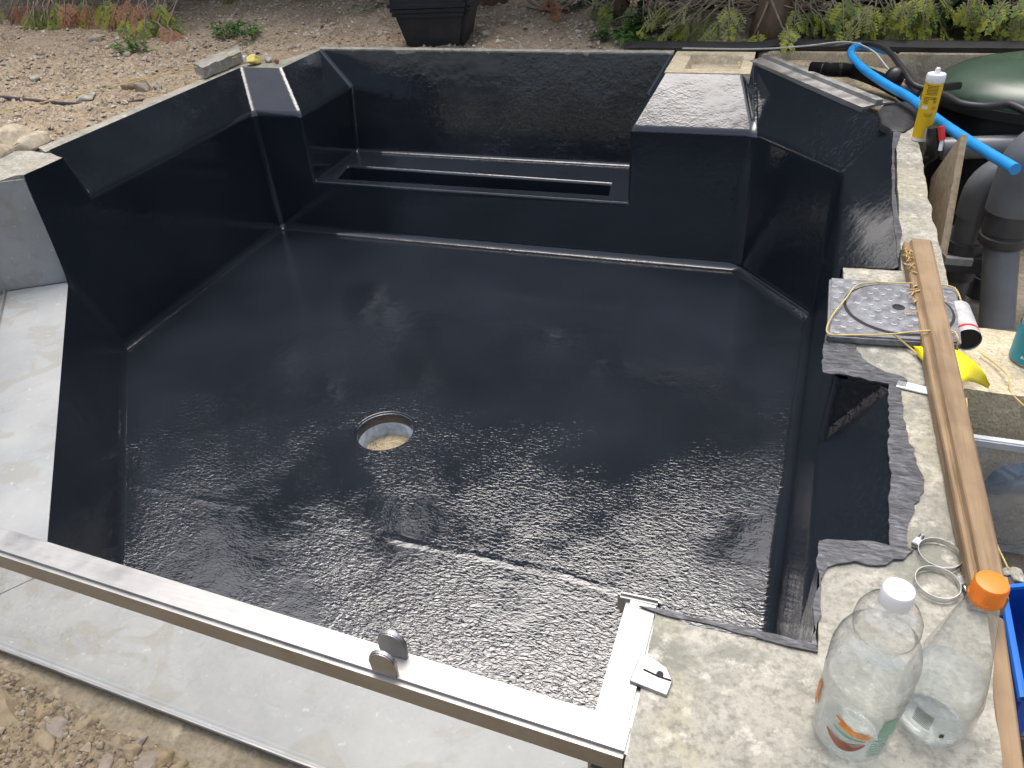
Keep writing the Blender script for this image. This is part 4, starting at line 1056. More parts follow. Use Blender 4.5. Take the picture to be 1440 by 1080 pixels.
bm = BM(); a = at(1290, 546, z=.004); M = Matrix.Translation(a) @ Matrix.Rotation(-.22, 4, 'Z'); box(bm, (-.034, -.011, -.002), (.045, .011, .001), .0006, M)
tag(obj('white_label_strip', bm, WHT, base=a), 'small white plastic strip lying on the wall against the plank', 'strip')
bm = BM(); rows = []
L0 = [at(1283, 488, z=.012), at(1300, 488, z=.02), at(1336, 490, z=.014), at(1362, 503, z=.008), at(1384, 525, z=-.03), at(1392, 541, z=-.06)]
L1 = [at(1287, 494, z=.006), at(1304, 512, z=.012), at(1345, 536, z=.004), at(1362, 536, z=-.005), at(1376, 540, z=-.05), at(1389, 546, z=-.075)]
La, Lb = spline(L0, 5), spline(L1, 5)
for a, b_ in zip(La, Lb): rows.append([bm.verts.new(a.lerp(b_, j / 6) + Vector((0, 0, .006 * math.sin(math.pi * j / 6)))) for j in range(7)])
for A, B_ in zip(rows, rows[1:]):
    for j in range(6): bm.faces.new((A[j], A[j + 1], B_[j + 1], B_[j]))
o = obj('yellow_sheet', bm, YELS, smooth='all', base=L0[2]); o.modifiers.new('thick', 'SOLIDIFY').thickness = .0015
tag(o, 'bright yellow plastic sheet curling off the wall beneath the plank', 'sheet')
e0, e1 = at(1345, 440, z=-.005), at(1361, 478, z=.0)
e0.z = .0; 
ax = (e1 - e0).normalized()
t = thing('empty_tube', 'empty grey sealant tube with red stripe, open dark end toward the camera', 'cartridge', e1)
bm = BM(); tube(bm, [e0, e1], .0245, 28, cap=False); tb = obj('tube', bm, TIN, t, smooth=True)
bm = BM(); tube(bm, [e0, e1 - ax * .004], .0225, 28, cap=True); obj('dark_inside', bm, DARK, t)
bm = BM(); tube(bm, [e1 - ax * .022, e1 - ax * .015], .0249, 28, cap=False); obj('red_stripe', bm, REDP, tb, smooth=True)
# tub on the cross wall
p = at(1451, 506, z=-.099); p.z = -.099
t = thing('tub', 'clear plastic tub with teal label and red lid', 'tub', p)
bm = BM(); lathe(bm, [(.040, 0), (.043, .003), (.0445, .15)], p, 40, close_top=False); obj('body', bm, CLR, t, smooth=True)
bm = BM(); lathe(bm, [(.0405, .002), (.042, .09)], p, 40); obj('contents', bm, TIN, t, smooth=True)
bm = BM(); lathe(bm, [(.0437, .006), (.0447, .085)], p, 40, close_top=False, close_bot=False); lb = obj('label', bm, TEAL, t, smooth=True)
bm = BM()
for (a0, a1, h0, h1) in ((-135, -128, .060, .074), (-127, -121, .060, .0645), (-119, -112, .062, .074), (-135, -130, .02, .026), (-128, -110, .02, .024)): wrap(bm, p, 0, a0, a1, h0, h1, lambda h: .0462, 2)
obj('print', bm, WHT, lb)
bm = BM(); lathe(bm, [(.0455, .146), (.0475, .148), (.0475, .168), (.046, .17)], p, 40); ld = obj('white_collar', bm, WHT, t, smooth=True)
bm = BM(); lathe(bm, [(.0455, .168), (.0455, .184), (.042, .188), (.02, .189)], p, 40); obj('red_lid', bm, REDT, t, smooth=True)
# storage box in the bay
zt_ = -.16
yn = at(1366, 606, z=zt_).y
t = thing('storage_box', 'large translucent plastic storage box standing in the bay', 'box', (3.1, yn, -.5))
def tray_mesh(x0, x1, y0, y1, z0, z1, tp):
    bm = BM(); o_ = [(x0, y0), (x1, y0), (x1, y1), (x0, y1)]; i_ = [(x0 + tp, y0 + tp), (x1 - tp, y0 + tp), (x1 - tp, y1 - tp), (x0 + tp, y1 - tp)]
    T = [bm.verts.new((*p, z1)) for p in o_]; B2 = [bm.verts.new((*p, z0)) for p in i_]
    for i in range(4): bm.faces.new((T[i], T[(i + 1) % 4], B2[(i + 1) % 4], B2[i]))
    bm.faces.new(B2)
    bmesh.ops.bevel(bm, geom=[e for e in bm.edges if len(e.link_faces) == 2], offset=.02, segments=4, affect='EDGES')
    return bm
obj('tub', tray_mesh(2.875, 3.5, yn - .02, yn + .33, -.498, zt_, .03), TUBP, t, smooth=True)
bm = BM()
ln = spline([(2.868, yn - .028, zt_), (3.51, yn - .028, zt_)], 2)
O_ = [(2.862, yn - .03), (3.52, yn - .03), (3.52, yn + .342), (2.862, yn + .342)]; I_ = [(2.878, yn - .012), (3.50, yn - .012), (3.50, yn + .322), (2.878, yn + .322)]
q_ = [[bm.verts.new((*p, zz)) for p in pts] for pts, zz in ((O_, zt_ - .016), (O_, zt_ + .004), (I_, zt_ + .004), (I_, zt_ - .016))]
for a_, b_ in zip(q_, q_[1:] + q_[:1]):
    for i in range(4): bm.faces.new((a_[i], a_[(i + 1) % 4], b_[(i + 1) % 4], b_[i]))
bmesh.ops.bevel(bm, geom=list(bm.edges), offset=.003, segments=2, affect='EDGES')
obj('rim', bm, simple('box_rim', (.50, .53, .56), .3, 0, .1, 30, 0), t, smooth=True)
bm = BM()
cb = Vector((2.99, yn + .10, -.30))
stone(bm, cb, (.10, .09, .10), .8, 16, random.Random(2)); bmesh.ops.bevel(bm, geom=list(bm.edges), offset=.008, segments=2, affect='EDGES')
tag(obj('blue_packing', bm, BLUECLOTH, smooth=True, base=cb), 'crumpled blue packing inside the translucent box', 'packing')
# blue tray
tp_ = [at(1409, 829, z=-.30), at(1475, 822, z=-.30), at(1475, 985, z=-.30), at(1437, 985, z=-.30)]
t = thing('blue_tray', 'bright blue plastic tray at the lower right edge', 'tray', (tp_[0].x, tp_[0].y, -.5))
bm = BM(); V0 = [bm.verts.new(p) for p in tp_]; V1 = [bm.verts.new((p.x + .015 * (1 if i in (0, 3) else -1), p.y, -.49)) for i, p in enumerate(tp_)]
for i in range(4): bm.faces.new((V0[i], V0[(i + 1) % 4], V1[(i + 1) % 4], V1[i]))
bm.faces.new(V1); bmesh.ops.solidify(bm, geom=list(bm.faces), thickness=.004); obj('tray', bm, BLUEB, t)
bm = BM(); tube(bm, [p + Vector((0, 0, .003)) for p in (tp_[1], tp_[0], tp_[3], tp_[2])], .007, 8); obj('rolled_rim', bm, BLUEB, t, smooth=True)
bm = BM(); rnd = random.Random(11)
for i in range(3):
    p = at(1418 + i * 2, 900 + i * 55, z=-.47); tag(obj('brick', (lambda b: (box(b, (p.x - .07, p.y - .05, -.5), (p.x + .14, p.y + .045, -.44 - i * .004), .004), b)[1])(BM()), BRICKD, base=(p.x, p.y, -.5)), ['dark brick on the bay floor at the far end of the row', 'dark brick on the bay floor in the middle of the row', 'dark brick on the bay floor nearest the bottom edge'][i], 'brick', 'dark bricks beside the blue tray')
for i, (u, v, s) in enumerate(((1402, 806, .02), (1420, 803, .018), (1432, 810, .022), (1412, 815, .012))):
    p = at(u, v, z=-.10 - .0); p = at(u, v, z=-.3); 
    chunk('mortar_lump', ['pale mortar lump beside the long plank, the leftmost', 'pale mortar lump second from the plank', 'biggest pale mortar lump above the blue tray', 'smallest pale mortar crumb above the blue tray'][i], p, (s, s * .8, s * .7), CONC, 'rubble', .8, 14, 'mortar lumps by the box', 30 + i)

# ------------------------------------------------------------------ bits on and behind the left wall
bm = BM()
q = [at(289, 111, z=0), at(343, 88, z=0), at(337, 78, z=0), at(276, 105, z=0)]
prism(bm, jagged([(p.x, p.y) for p in q], .02, .004, 21, True), .003, .052); rough_top(bm, .005)
tag(obj('concrete_slab', bm, CONC, base=q[0]), 'broken flat concrete piece standing on the back left wall corner', 'rubble')
p = at(357, 84, z=.02); chunk('sponge', 'yellow crumbly sponge lying by the back left corner', p, (.05, .035, .035), YCHALK, 'sponge', .8, 20, None, 3)
p = at(379, 83, z=.01); chunk('plaster_lump', 'white plaster lump to the right of the yellow sponge', p, (.035, .03, .03), CONC, 'rubble', .8, 14, None, 5)
p = at(344, 84, z=.01); chunk('plaster_lump', 'small white plaster lump between slab and yellow sponge', p, (.02, .025, .03), WHT, 'rubble', .8, 12, None, 6)
p = at(388, 87, z=.005); chunk('brick_shard', 'reddish brick shard at the end of the rubble row', p, (.015, .02, .022), simple('red_brick', (.33, .15, .10), .9, 0, .2, 40, .002), 'rubble', .8, 12, None, 8)
for i, (u, v, s, lb, m_) in enumerate((
        (20, 205, (.13, .09, .08), 'large cream boulder on the soil behind the wall end', 3), (50, 205, (.10, .06, .05), 'flat yellowish stone against the cream wall end', 3),
        (-5, 226, (.10, .08, .07), 'cream stone at the left frame edge above the window', 3),
        (50, 112, (.028, .07, .02), 'white pointed shard sticking up from the left soil', None), (122, 139, (.075, .045, .025), 'pale grey flat shard on the dark cable', None),
        (188, 122, (.07, .05, .04), 'brown clod beside the left wall hollow', 0), (200, 127, (.05, .04, .04), 'darker brown clod by the wall edge', 1), (222, 124, (.025, .02, .02), 'small white stone in the hollow by the wall', None),
        (105, 78, (.03, .03, .03), 'small grey stone under the dark stem', 1), (138, 57, (.06, .035, .04), 'rounded buff stone below the dead fronds', 3), (180, 79, (.03, .03, .025), 'grey pebble under the green weed clump', 1),
        (682, 50, (.05, .035, .03), 'white flinty stone right of the black bin', None), (640, 44, (.03, .025, .02), 'off white pebble between bin and weeds', 3),
        (706, 33, (.035, .03, .025), 'grey brown stone in the gravel under the trees', 1), (448, 38, (.04, .03, .03), 'rounded brown stone left of the black bin', 0), (1222, 57, (.07, .03, .05), 'pale rock standing behind the membrane on the right', 3))):
    p = surf(u, v); chunk('stone', lb, p + Vector((0, 0, s[2] * .25)), s, ROCK[m_] if m_ is not None else CONC, 'stone', .8, 18, 'stones on the bank', 50 + i)
# rocks in front of the window
RK = [(8, 1000, (.085, .05, .05), 0, 'largest flat sandy rock at the left frame edge'), (38, 985, (.034, .026, .024), 0, 'knobbly sandy rock behind the largest flat rock'),
      (67, 1001, (.034, .025, .022), 2, 'smooth oval ochre rock against the muddy ledge'), (79, 1027, (.032, .026, .024), 1, 'angular purplish rock below the oval ochre one'),
      (121, 1021, (.026, .022, .020), 0, 'blocky sandy rock touching the ledge'), (64, 1043, (.034, .022, .018), 0, 'flat sandy slab rock under the purplish one'),
      (98, 1008, (.018, .015, .014), 1, 'small purple brown rock between oval and blocky rocks'), (108, 1033, (.020, .010, .012), 3, 'thin buff stone splinter below the blocky rock'),
      (168, 1045, (.022, .017, .015), 0, 'pointed sandy rock near the ledge middle'), (184, 1058, (.024, .018, .017), 0, 'lumpy sandy rock beside the long flake'), (193, 1047, (.024, .008, .010), 1, 'long thin flake lying along the ledge foot'),
      (150, 1072, (.034, .014, .014), 1, 'grey flaky slate like rock near the bottom edge'), (212, 1072, (.032, .024, .022), 1, 'broad pinkish rock at the bottom edge'), (233, 1068, (.020, .020, .024), 2, 'upright ochre rock touching the ledge near the bottom'),
      (5, 1052, (.020, .018, .016), 3, 'small pale rock under the largest flat rock'), (250, 1082, (.024, .018, .018), 0, 'low brown rock rightmost in the rubble')]
for i, (u, v, s, m_, lb) in enumerate(RK):
    p = at(u, v, z=-.422); chunk('rock', lb, p, s, ROCK[m_], 'rock', .8, 20, 'rocks in front of the window', 80 + i)

# ------------------------------------------------------------------ black bin
pb = surf(567, 66); pb = Vector((.53, .70, -.02))
t = thing('black_bin', 'black ribbed plastic bin standing on gravel behind the back wall', 'bin', pb)
Mb = Matrix.Translation(pb) @ Matrix.Rotation(R(9), 4, 'Z')
def frustum(bm, w0, d0, w1, d1, z0, z1, bev=.02):
    v0 = [bm.verts.new(Mb @ Vector(p)) for p in ((.155 - w0 / 2, .16 - d0 / 2, z0), (.155 + w0 / 2, .16 - d0 / 2, z0), (.155 + w0 / 2, .16 + d0 / 2, z0), (.155 - w0 / 2, .16 + d0 / 2, z0))]
    v1 = [bm.verts.new(Mb @ Vector(p)) for p in ((.155 - w1 / 2, .16 - d1 / 2, z1), (.155 + w1 / 2, .16 - d1 / 2, z1), (.155 + w1 / 2, .16 + d1 / 2, z1), (.155 - w1 / 2, .16 + d1 / 2, z1))]
    bm.faces.new(v0[::-1]); bm.faces.new(v1)
    fs = []
    for i in range(4): bm.faces.new((v0[i], v0[(i + 1) % 4], v1[(i + 1) % 4], v1[i]))
    es = [e for e in bm.edges if (e.verts[0] in v0 and e.verts[1] in v1) or (e.verts[1] in v0 and e.verts[0] in v1)]
    bmesh.ops.bevel(bm, geom=es, offset=bev, segments=4, affect='EDGES')
bm = BM(); frustum(bm, .31, .27, .385, .33, 0, .155); obj('body', bm, BINM, t, smooth=True)
for k, (z0, w) in enumerate(((.150, .41), (.172, .425), (.194, .44))):
    bm = BM(); frustum(bm, w, w - .05, w + .004, w - .046, z0, z0 + .017, .025); obj('rim_band', bm, BINM, t, smooth=True)
bm = BM(); frustum(bm, .40, .35, .43, .37, .150, .30, .02); obj('upper_body', bm, BINM, t, smooth=True)

# ------------------------------------------------------------------ plants
def quad_leaf(bm, p, d, up, l, w):
    d = d.normalized(); s = d.cross(up); s = s.normalized() if s.length > 1e-4 else Vector((1, 0, 0))
    bm.faces.new([bm.verts.new(q) for q in (p, p + d * l * .45 + s * w * .5, p + d * l, p + d * l * .45 - s * w * .5)])
def frond(bt, bl, p0, d0, ln, rnd, droop=.5, dens=1.0, tipbm=None, lw=1.0):
    """a drooping conifer spray: a thin spine, side sprays both ways, each set with scale-leaf blades"""
    d = Vector(d0).normalized(); pts = [Vector(p0)]; n = 9
    for i in range(n):
        d = (d + Vector((rnd.uniform(-.12, .12), rnd.uniform(-.12, .12), -droop / n + rnd.uniform(-.06, .06)))).normalized(); pts.append(pts[-1] + d * ln / n)
    tube(bt, pts, .003, 4, rfn=lambda s: .0035 * (1 - s) + .001)
    for i in range(2, n + 1):
        t = (pts[i] - pts[i - 1]).normalized(); sd = t.cross(Vector((rnd.uniform(-.4, .4), rnd.uniform(-.4, .4), 1))).normalized(); u = sd.cross(t)
        sl = ln * .30 * (1.15 - i / n) + .02
        for sg in (-1, 1):
            b = bl if tipbm is None or rnd.random() > .25 + .6 * (i / n) ** 2 else tipbm
            dd = (t * .75 + sd * sg * rnd.uniform(.5, .95) + Vector((0, 0, -.15))).normalized(); q = pts[i].copy()
            m = max(3, int(sl / .012 * dens))
            for j in range(m):
                q = q + dd * sl / m; dd = (dd + Vector((0, 0, -.05)) + t * .05).normalized()
                s2 = dd.cross(u).normalized()
                for s3 in (-1, 1, 0): quad_leaf(b, q, dd * .8 + s2 * s3 * .8, u, .017 * rnd.uniform(.6, 1.25), .0058 * lw)
def clump(bl, c, r, n, rnd, l=.05, w=.035):
    c = Vector(c); r = Vector(r)
    for _ in range(n):
        v = Vector((rnd.gauss(0, 1), rnd.gauss(0, 1), rnd.gauss(0, 1))).normalized() * rnd.random() ** .4
        p = c + Vector((v.x * r.x, v.y * r.y, v.z * r.z))
        d = Vector((rnd.uniform(-1, 1), rnd.uniform(-1, 1), rnd.uniform(-1.0, .4)))
        quad_leaf(bl, p, d, Vector((rnd.uniform(-1, 1), rnd.uniform(-1, 1), rnd.uniform(-1, 1))), l * rnd.uniform(.6, 1.4), w * rnd.uniform(.7, 1.3))
def conifer(x, y, h, r, label, seed, low=.4, green=[], dead=[], olive=[], twigs=[], trunk_r=.08, n=2600, lean=0, back=0):
    """green / dead / olive: (start, direction, length) of the low sprays"""
    rnd = random.Random(seed); z0 = hb(x, y)
    t = thing('conifer_tree', label, 'tree', (x, y, z0), 'conifers behind the pond')
    bm = BM(); P = [(x + lean * s + .03 * math.sin(s * 3 + seed), y + .02 * math.sin(s * 5), z0 - .05 + h * s) for s in [i / 14 for i in range(15)]]
    tube(bm, P, trunk_r, 14, rfn=lambda s: trunk_r * (1.25 - 1.15 * s) if s > .04 else trunk_r * 1.45)
    for v in bm.verts: v.co += (v.co - Vector((x, y, v.co.z))) * .12 * noise.noise(Vector((v.co.x * 30, v.co.y * 30, v.co.z * 4)))
    obj('trunk', bm, BARK, t, smooth='all')
    bm = BM(); bt = BM(); 
    k = int(2600 * h / 45)
    for i in range(k):
        s = rnd.random() ** .85; zz = z0 + low + (h - low) * s; rad = r * (1.0 - .78 * s) * rnd.uniform(.35, 1.05); a = rnd.uniform(0, 6.283)
        c = Vector((x + rad * math.cos(a), y + back + rad * math.sin(a), zz))
        clump(bm, c, (.17, .17, .11), 45, rnd, .10, .065)
        if i % 3 == 0: tube(bt, [(x, y, zz - .05), ((x + c.x) / 2, (y + c.y) / 2, zz + .03), c], .009, 5, rfn=lambda q: .011 * (1 - q) + .003)
    obj('crown', bm, CON, t)
    bl, bd, bo, tips = BM(), BM(), BM(), BM()
    for (p, d, l) in green + dead + olive:                       # the boughs that carry the low sprays
        zt_ = max(p.z + rnd.uniform(.1, .25), z0 + .12); m_ = Vector((x, y, zt_)).lerp(p, .55) + Vector((rnd.uniform(-.04, .04), 0, .05))
        tube(bt, spline([Vector((x, y, zt_)), m_, p], 4), .005, 5, rfn=lambda q: .009 - .005 * q)
    for (p, d, l) in green:
        frond(bt, bl, p, d, l, rnd, .5, 1, tips, 1.7)
        frond(bt, bl, p + Vector((rnd.uniform(-.07, .07), rnd.uniform(-.10, .02), rnd.uniform(-.01, .03))), d + Vector((rnd.uniform(-.5, .5), 0, rnd.uniform(-.2, .2))), l * rnd.uniform(.6, 1), rnd, .5, 1, tips, 1.7)
    for (p, d, l) in dead:
        frond(bt, bd, p, d, l, rnd, .6, 1, None, 1.6)
        frond(bt, bd, p + Vector((rnd.uniform(-.06, .06), rnd.uniform(-.08, .02), rnd.uniform(-.01, .02))), d + Vector((rnd.uniform(-.5, .5), 0, .1)), l * .8, rnd, .5, 1, None, 1.6)
    for (p, d, l) in olive + [(p + Vector((rnd.uniform(-.08, .08), rnd.uniform(-.1, .02), .01)), d, l * .8) for p, d, l in olive]: frond(bt, bo, p, d, l, rnd, .5, 1, tips if rnd.random() < .5 else None, 1.4)
    for (pa, pc, rr) in twigs:
        m = [pa + (pc - pa) * s + Vector((rnd.gauss(0, .02), rnd.gauss(0, .02), rnd.gauss(0, .025))) * (1 if 0 < s < 1 else 0) for s in (0, .2, .4, .6, .8, 1)]
        tube(bt, spline(m, 4), rr, 5, rfn=lambda q, rr=rr: rr * (1.15 - .7 * q))
    obj('branches', bt, TWIG, t, smooth='all')
    for nm, b, m in (('green_sprays', bl, SPRAY), ('dead_sprays', bd, DEAD), ('olive_sprays', bo, OLIVE), ('lime_tips', tips, TIP)):
        if len(b.faces): obj(nm, b, m, t, recalc=False)
        else: b.free()
    return t
rg = random.Random(21)
def sp(u, v, y, dx=0, dz=-.5, l=.25): return (at(u, v, y=y), Vector((dx, -.45, dz)), l)
def tw(u0, v0, u1, v1, y, r=.004): return (at(u0, v0, y=y), at(u1, v1, y=y - rg.uniform(-.05, .15)), r)
t1 = surf(1075, 46)
conifer(t1.x, t1.y, 2.5, .66, 'conifer with thick reddish trunk right behind the cream hollow block', 1, .5,
    green=[sp(1010, 10, 0.91, -.6, -.3, .22), sp(985, 18, 0.93, -.9, -.35, .2), sp(1100, 38, 0.83, .3, -.1, .14), sp(1120, 5, 0.93, .5, -.4, .26), sp(1150, 12, 0.93, .4, -.5, .2), sp(1060, 50, .86, -.2, -.1, .12), sp(1170, -6, 0.91, .4, -.5, .28)],
    olive=[sp(1000, -5, 0.93, -.5, -.4, .26), sp(960, 2, 0.95, -.8, -.4, .22), sp(1030, -2, 0.88, .1, -.5, .22), sp(1140, 0, 0.95, .1, -.6, .22), sp(975, 25, 0.88, -.3, -.2, .16)],
    twigs=[tw(1075, 10, 960 + rg.uniform(-60, 40), rg.uniform(-5, 45), 1.0, .004) for _ in range(14)] + [tw(1080, rg.uniform(-10, 20), 1140 + rg.uniform(0, 70), rg.uniform(0, 45), 1.0, .004) for _ in range(10)], trunk_r=.075, back=.4)
conifer(3.15, 1.22, 2.1, .62, 'conifer with olive sprays drooping over the membrane beside the blue pipe', 2, .42,
    green=[sp(u, v, 0.93, rg.uniform(-.6, .6), -.5, rg.uniform(.2, .32)) for u, v in ((1180, -12), (1205, -8), (1230, -10), (1255, -4), (1275, -14), (1300, -10), (1320, -14))],
    olive=[sp(u, v, 0.91, rg.uniform(-.5, .5), -.5, rg.uniform(.2, .32)) for u, v in ((1190, -8), (1215, -10), (1245, -2), (1262, -12), (1290, -14))],
    twigs=[tw(1330, rg.uniform(-25, 0), 1180 + rg.uniform(0, 120), rg.uniform(0, 45), 1.05, .0045) for _ in range(14)], back=.4)
conifer(3.95, 1.15, 2.2, .6, 'conifer at the right edge with bare curling twigs', 3, .45,
    green=[sp(u, -18, 0.93, rg.uniform(-.4, .4), -.5, .2) for u in (1370, 1400, 1430)], olive=[sp(1383, -6, 0.88, 0, -.5, .12), sp(1440, -6, 0.93, 0, -.6, .2)],
    twigs=[tw(1440, rg.uniform(-20, 10), 1340 + rg.uniform(0, 80), rg.uniform(5, 50), 1.05, .005) for _ in range(9)], back=.4)
t2 = surf(868, 26)
conifer(t2.x, t2.y + .1, 3.2, .65, 'slim brown trunked conifer above the bright green weeds', 4, .6, green=[sp(868, -6, 1.2, -.3, -.5, .2), sp(905, 0, 1.2, .2, -.6, .18)], dead=[],
    olive=[sp(930, -2, 1.1, .5, -.5, .22), sp(845, -6, 1.3, -.4, -.5, .16)], twigs=[tw(930 + rg.uniform(-40, 60), rg.uniform(-10, 0), 930 + rg.uniform(-60, 100), rg.uniform(15, 45), 1.05, .004) for _ in range(14)], trunk_r=.05)
t3 = surf(693, 10)
conifer(t3.x, t3.y + .05, 4.0, .8, 'reddish trunked conifer standing behind the gravel right of the bin', 5, .6, dead=[sp(780, -8, 1.35, .1, -.4, .12)], green=[],
    twigs=[tw(740, -5, 800, 12, 1.5, .012), tw(640, 5, 690, 25, 1.3, .004), tw(650, 2, 680, 20, 1.3, .003), tw(740, 8, 870, 8, 1.45, .01)])
conifer(-.35, 2.35, 4.9, .95, 'conifer farther back above the left weeds', 6, .55, green=[sp(330, -20, 1.7, 0, -.5, .25)])
conifer(-1.55, 2.0, 5.2, 1.0, 'conifer with orange dead fronds hanging over the left soil', 7, .5,
    green=[sp(128, -8, 0.98, .1, -.6, 0.30), sp(145, -10, 0.93, .2, -.6, 0.32), sp(178, 8, 0.93, .6, -.45, 0.30), sp(192, 16, 0.83, .1, -.6, 0.22), sp(208, 14, 0.83, .3, -.6, 0.23), sp(230, 6, 0.93, .4, -.5, 0.34), sp(215, -4, 0.93, .6, -.5, 0.34)],
    dead=[sp(80, -6, 0.93, -.2, -.7, 0.24), sp(103, -10, 0.93, .2, -.6, 0.35), sp(118, -8, 0.93, .3, -.6, 0.30), sp(170, -8, 0.93, -.2, -.6, 0.27), sp(205, -2, 0.88, .2, -.5, 0.22), sp(222, 31, 0.78, .7, -.5, 0.32), sp(235, 36, 0.78, .8, -.6, 0.27), sp(160, 68, 0.73, .1, -.2, 0.16), sp(206, 68, 0.73, .1, -.7, 0.14)],
    twigs=[tw(86, 22, 106, 60, 1.25, .010), tw(215, 15, 250, 60, 1.2, .004), tw(180, -5, 235, 30, 1.3, .004), tw(130, 0, 90, 20, 1.3, .004)])
conifer(-2.55, 1.8, 4.7, .9, 'conifer at the left edge with lime green hanging tips', 8, .5,
    green=[sp(52, -4, 0.83, .1, -.8, 0.27), sp(60, 6, 0.78, .15, -.9, 0.27), sp(66, 14, 0.75, .1, -.9, 0.23), sp(5, -4, 0.83, -.3, -.5, 0.27), sp(72, -2, 0.83, .3, -.7, 0.27), sp(58, 26, 0.73, -.1, -.9, 0.18)],
    dead=[sp(28, -6, 0.83, -.2, -.6, 0.30), sp(40, -8, 0.83, 0, -.7, 0.32), sp(85, -8, 0.88, .1, -.6, 0.27), sp(44, 21, 0.78, 0, -.8, 0.20)], olive=[sp(18, 0, 0.83, -.1, -.6, 0.20), sp(85, 68, 0.68, .2, -.1, 0.19), sp(50, 68, 0.68, .2, -.1, 0.19)])
conifer(-3.7, 1.5, 4.2, .9, 'conifer beyond the left frame edge', 9, .5)
conifer(-4.9, 1.1, 4.5, .9, 'tall conifer well beyond the left frame edge', 11, .5)
conifer(-5.8, .2, 4.3, .9, 'tall conifer farthest to the left of the pond', 12, .5)
conifer(4.8, 1.0, 2.7, .6, 'conifer beyond the right frame edge', 10, .45, back=.5)
# dark leafy hedge behind the right hand conifers
rnd = random.Random(31); bm = BM()
for i in range(150): clump(bm, (rnd.uniform(2.55, 5.3), rnd.uniform(1.08, 1.5), rnd.uniform(.0, .8) ** 1.3), (.2, .14, .13), 46, rnd, .06, .05)
for i in range(26): clump(bm, (rnd.uniform(1.45, 2.5), rnd.uniform(1.3, 1.6), rnd.uniform(.05, .5)), (.16, .12, .12), 40, rnd, .06, .05)
t = thing('hedge', 'dense dark leafed hedge filling the background on the right', 'hedge', (3.5, 1.5, 0))
obj('foliage', bm, IVY, t, recalc=False)
bm = BM()
for i in range(30):
    x_ = rnd.uniform(1.5, 5.2); tube(bm, [(x_, 1.4, -.05), (x_ + rnd.uniform(-.1, .1), 1.5 + rnd.uniform(-.1, .1), .5), (x_ + rnd.uniform(-.2, .2), 1.55, 1.0)], .012, 5)
obj('stems', bm, TWIG, t)
rnd = random.Random(32); bm = BM(); bs = BM()
for i in range(120): clump(bm, (rnd.uniform(-4.2, 1.6), rnd.uniform(2.6, 3.2), rnd.uniform(.2, 1.5)), (.26, .2, .2), 40, rnd, .08, .06)
t = thing('hedge', 'dark leafed hedge behind the left conifers above the bank', 'hedge', (-1.3, 2.9, 0)); obj('foliage', bm, IVY, t, recalc=False)
for i in range(40):
    x_ = rnd.uniform(-4.1, 1.5); tube(bs, [(x_, 2.9, 0), (x_ + rnd.uniform(-.1, .1), 2.85, .8), (x_ + rnd.uniform(-.2, .2), 2.9, 1.5)], .014, 5)
obj('stems', bs, TWIG, t)
# low weeds
def weed(u, v, w, h, n, label, seed, mat=WEED, leaf=.035, dv=12):
    rnd = random.Random(seed); c = surf(u, v); t = thing('weed', label, 'weed', c, 'weeds on the bank'); bl, bs = BM(), BM()
    for i in range(n):
        p = surf(u + rnd.uniform(-w, w), v + rnd.uniform(-dv, dv) * .5); hh = h * rnd.uniform(.3, 1); tp = p + Vector((rnd.gauss(0, .02), rnd.gauss(0, .02) - .01, hh))
        tube(bs, [p, p.lerp(tp, .5) + Vector((0, 0, hh * .1)), tp], .0018, 4)
        for k in range(rnd.randint(2, 4)):
            a = rnd.uniform(0, 6.28); d = Vector((math.cos(a), math.sin(a), rnd.uniform(-.3, .45))); l = leaf * rnd.uniform(.6, 1.25); s = d.cross(Vector((0, 0, 1))).normalized(); nn = s.cross(d).normalized(); ww = l * .42
            pr = [(0, 0), (.25, .8), (.55, 1), (.85, .5), (1, 0), (.85, -.5), (.55, -1), (.25, -.8)]
            mid = [bl.verts.new(tp + d * l * a_ - nn * l * .12 * a_ * a_) for a_ in (0, .5, 1)]
            L_ = [bl.verts.new(tp + d * l * a_ + s * ww * .5 * b_ + nn * l * (.06 * abs(b_) - .12 * a_ * a_)) for a_, b_ in ((.25, .8), (.55, 1), (.85, .5))]
            R_ = [bl.verts.new(tp + d * l * a_ - s * ww * .5 * b_ + nn * l * (.06 * abs(b_) - .12 * a_ * a_)) for a_, b_ in ((.25, .8), (.55, 1), (.85, .5))]
            bl.faces.new((mid[0], mid[1], L_[1], L_[0])); bl.faces.new((mid[1], mid[2], L_[2], L_[1])); bl.faces.new((mid[0], R_[0], R_[1], mid[1])); bl.faces.new((mid[1], R_[1], R_[2], mid[2]))
    obj('stems', bs, WEED, t); obj('leaves', bl, mat, t, recalc=False)
weed(335, 50, 34, .06, 60, 'bright green weed clump left of the bin above the rubble', 1, WEED, .04)
weed(190, 70, 18, .05, 34, 'green weed clump under the orange dead fronds', 2, WEED, .035)
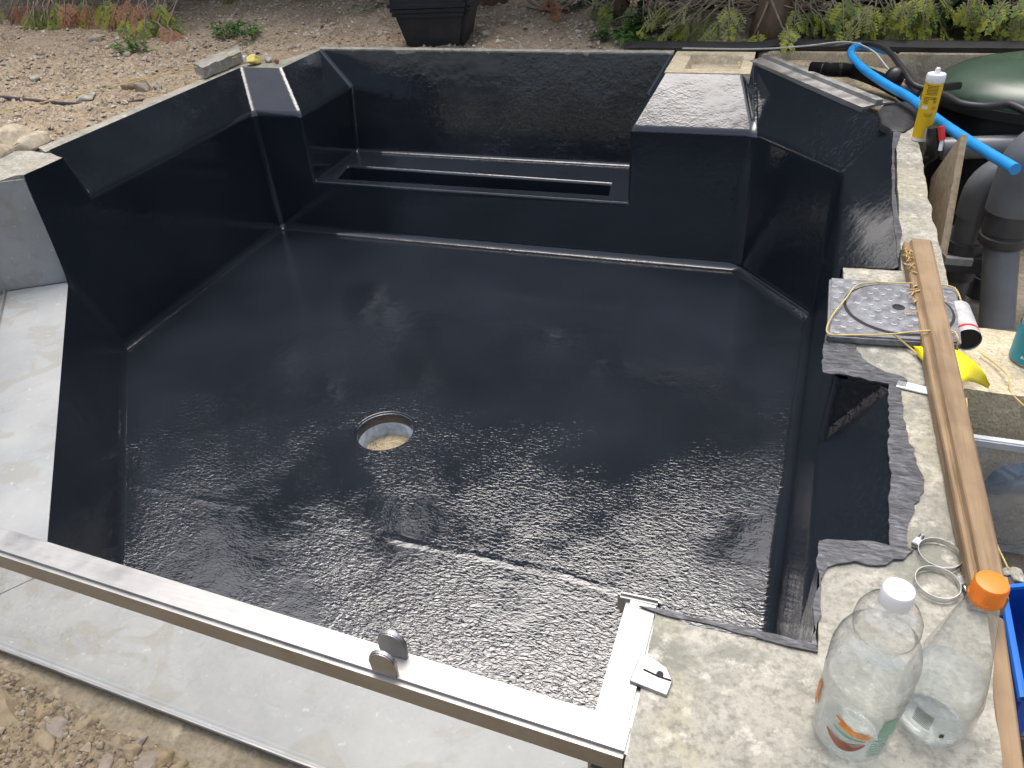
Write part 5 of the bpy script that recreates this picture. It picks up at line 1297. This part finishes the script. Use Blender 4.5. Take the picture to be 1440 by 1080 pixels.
weed(850, 56, 12, .05, 22, 'small green weed left in the row by the back wall', 3, WEED, .04)
weed(888, 58, 18, .06, 26, 'broad leafed green weed in the middle of the back wall row', 4, WEED, .055)
weed(940, 62, 22, .03, 40, 'low creeping weed near the cream hollow block', 5, WEED, .026, 6)
weed(905, 44, 34, .10, 44, 'dark leafed plant growing under the bare twigs', 6, IVY, .055)
weed(528, 12, 18, .035, 24, 'sparse yellowish weed beside the bin', 7, WEED, .025, 16)
weed(790, 14, 40, .04, 36, 'dark ivy tufts beneath the reddish trunk', 8, IVY, .05, 8)
weed(1180, 50, 60, .10, 60, 'dark leaves crowding behind the membrane near the blue pipe', 9, IVY, .06, 10)
weed(1370, 50, 60, .10, 60, 'dark leaves behind the membrane at the right edge', 10, IVY, .06, 10)

# ------------------------------------------------------------------ light
w = scn.world; w.use_nodes = True; nt = w.node_tree
bg = nt.nodes['Background']; sky = nt.nodes.new('ShaderNodeTexSky'); sky.sky_type = 'NISHITA'; sky.sun_disc = False
SUN_EL, SUN_AZ = 74, -20          # azimuth measured from +Y, negative to the left
sky.sun_elevation = R(SUN_EL); sky.sun_rotation = R(SUN_AZ); sky.dust_density = 6; sky.air_density = 1.0; sky.ozone_density = .6
hs = nt.nodes.new('ShaderNodeHueSaturation'); hs.inputs['Saturation'].default_value = .7
nt.links.new(sky.outputs[0], hs.inputs['Color']); nt.links.new(hs.outputs[0], bg.inputs['Color']); bg.inputs['Strength'].default_value = .15
sd = bpy.data.lights.new('sun', 'SUN'); so_ = link(bpy.data.objects.new('sun', sd)); sd.energy = 1.1; sd.angle = R(44); sd.color = (1, .98, .95)
dv = Vector((math.sin(R(SUN_AZ)) * math.cos(R(SUN_EL)), math.cos(R(SUN_AZ)) * math.cos(R(SUN_EL)), math.sin(R(SUN_EL))))
so_.rotation_euler = dv.to_track_quat('Z', 'Y').to_euler()
vs_ = scn.view_settings; vs_.view_transform = 'Standard'; vs_.look = 'None'; vs_.gamma = 1; vs_.exposure = 0.72
scn.cycles.max_bounces = 12; scn.cycles.transparent_max_bounces = 24
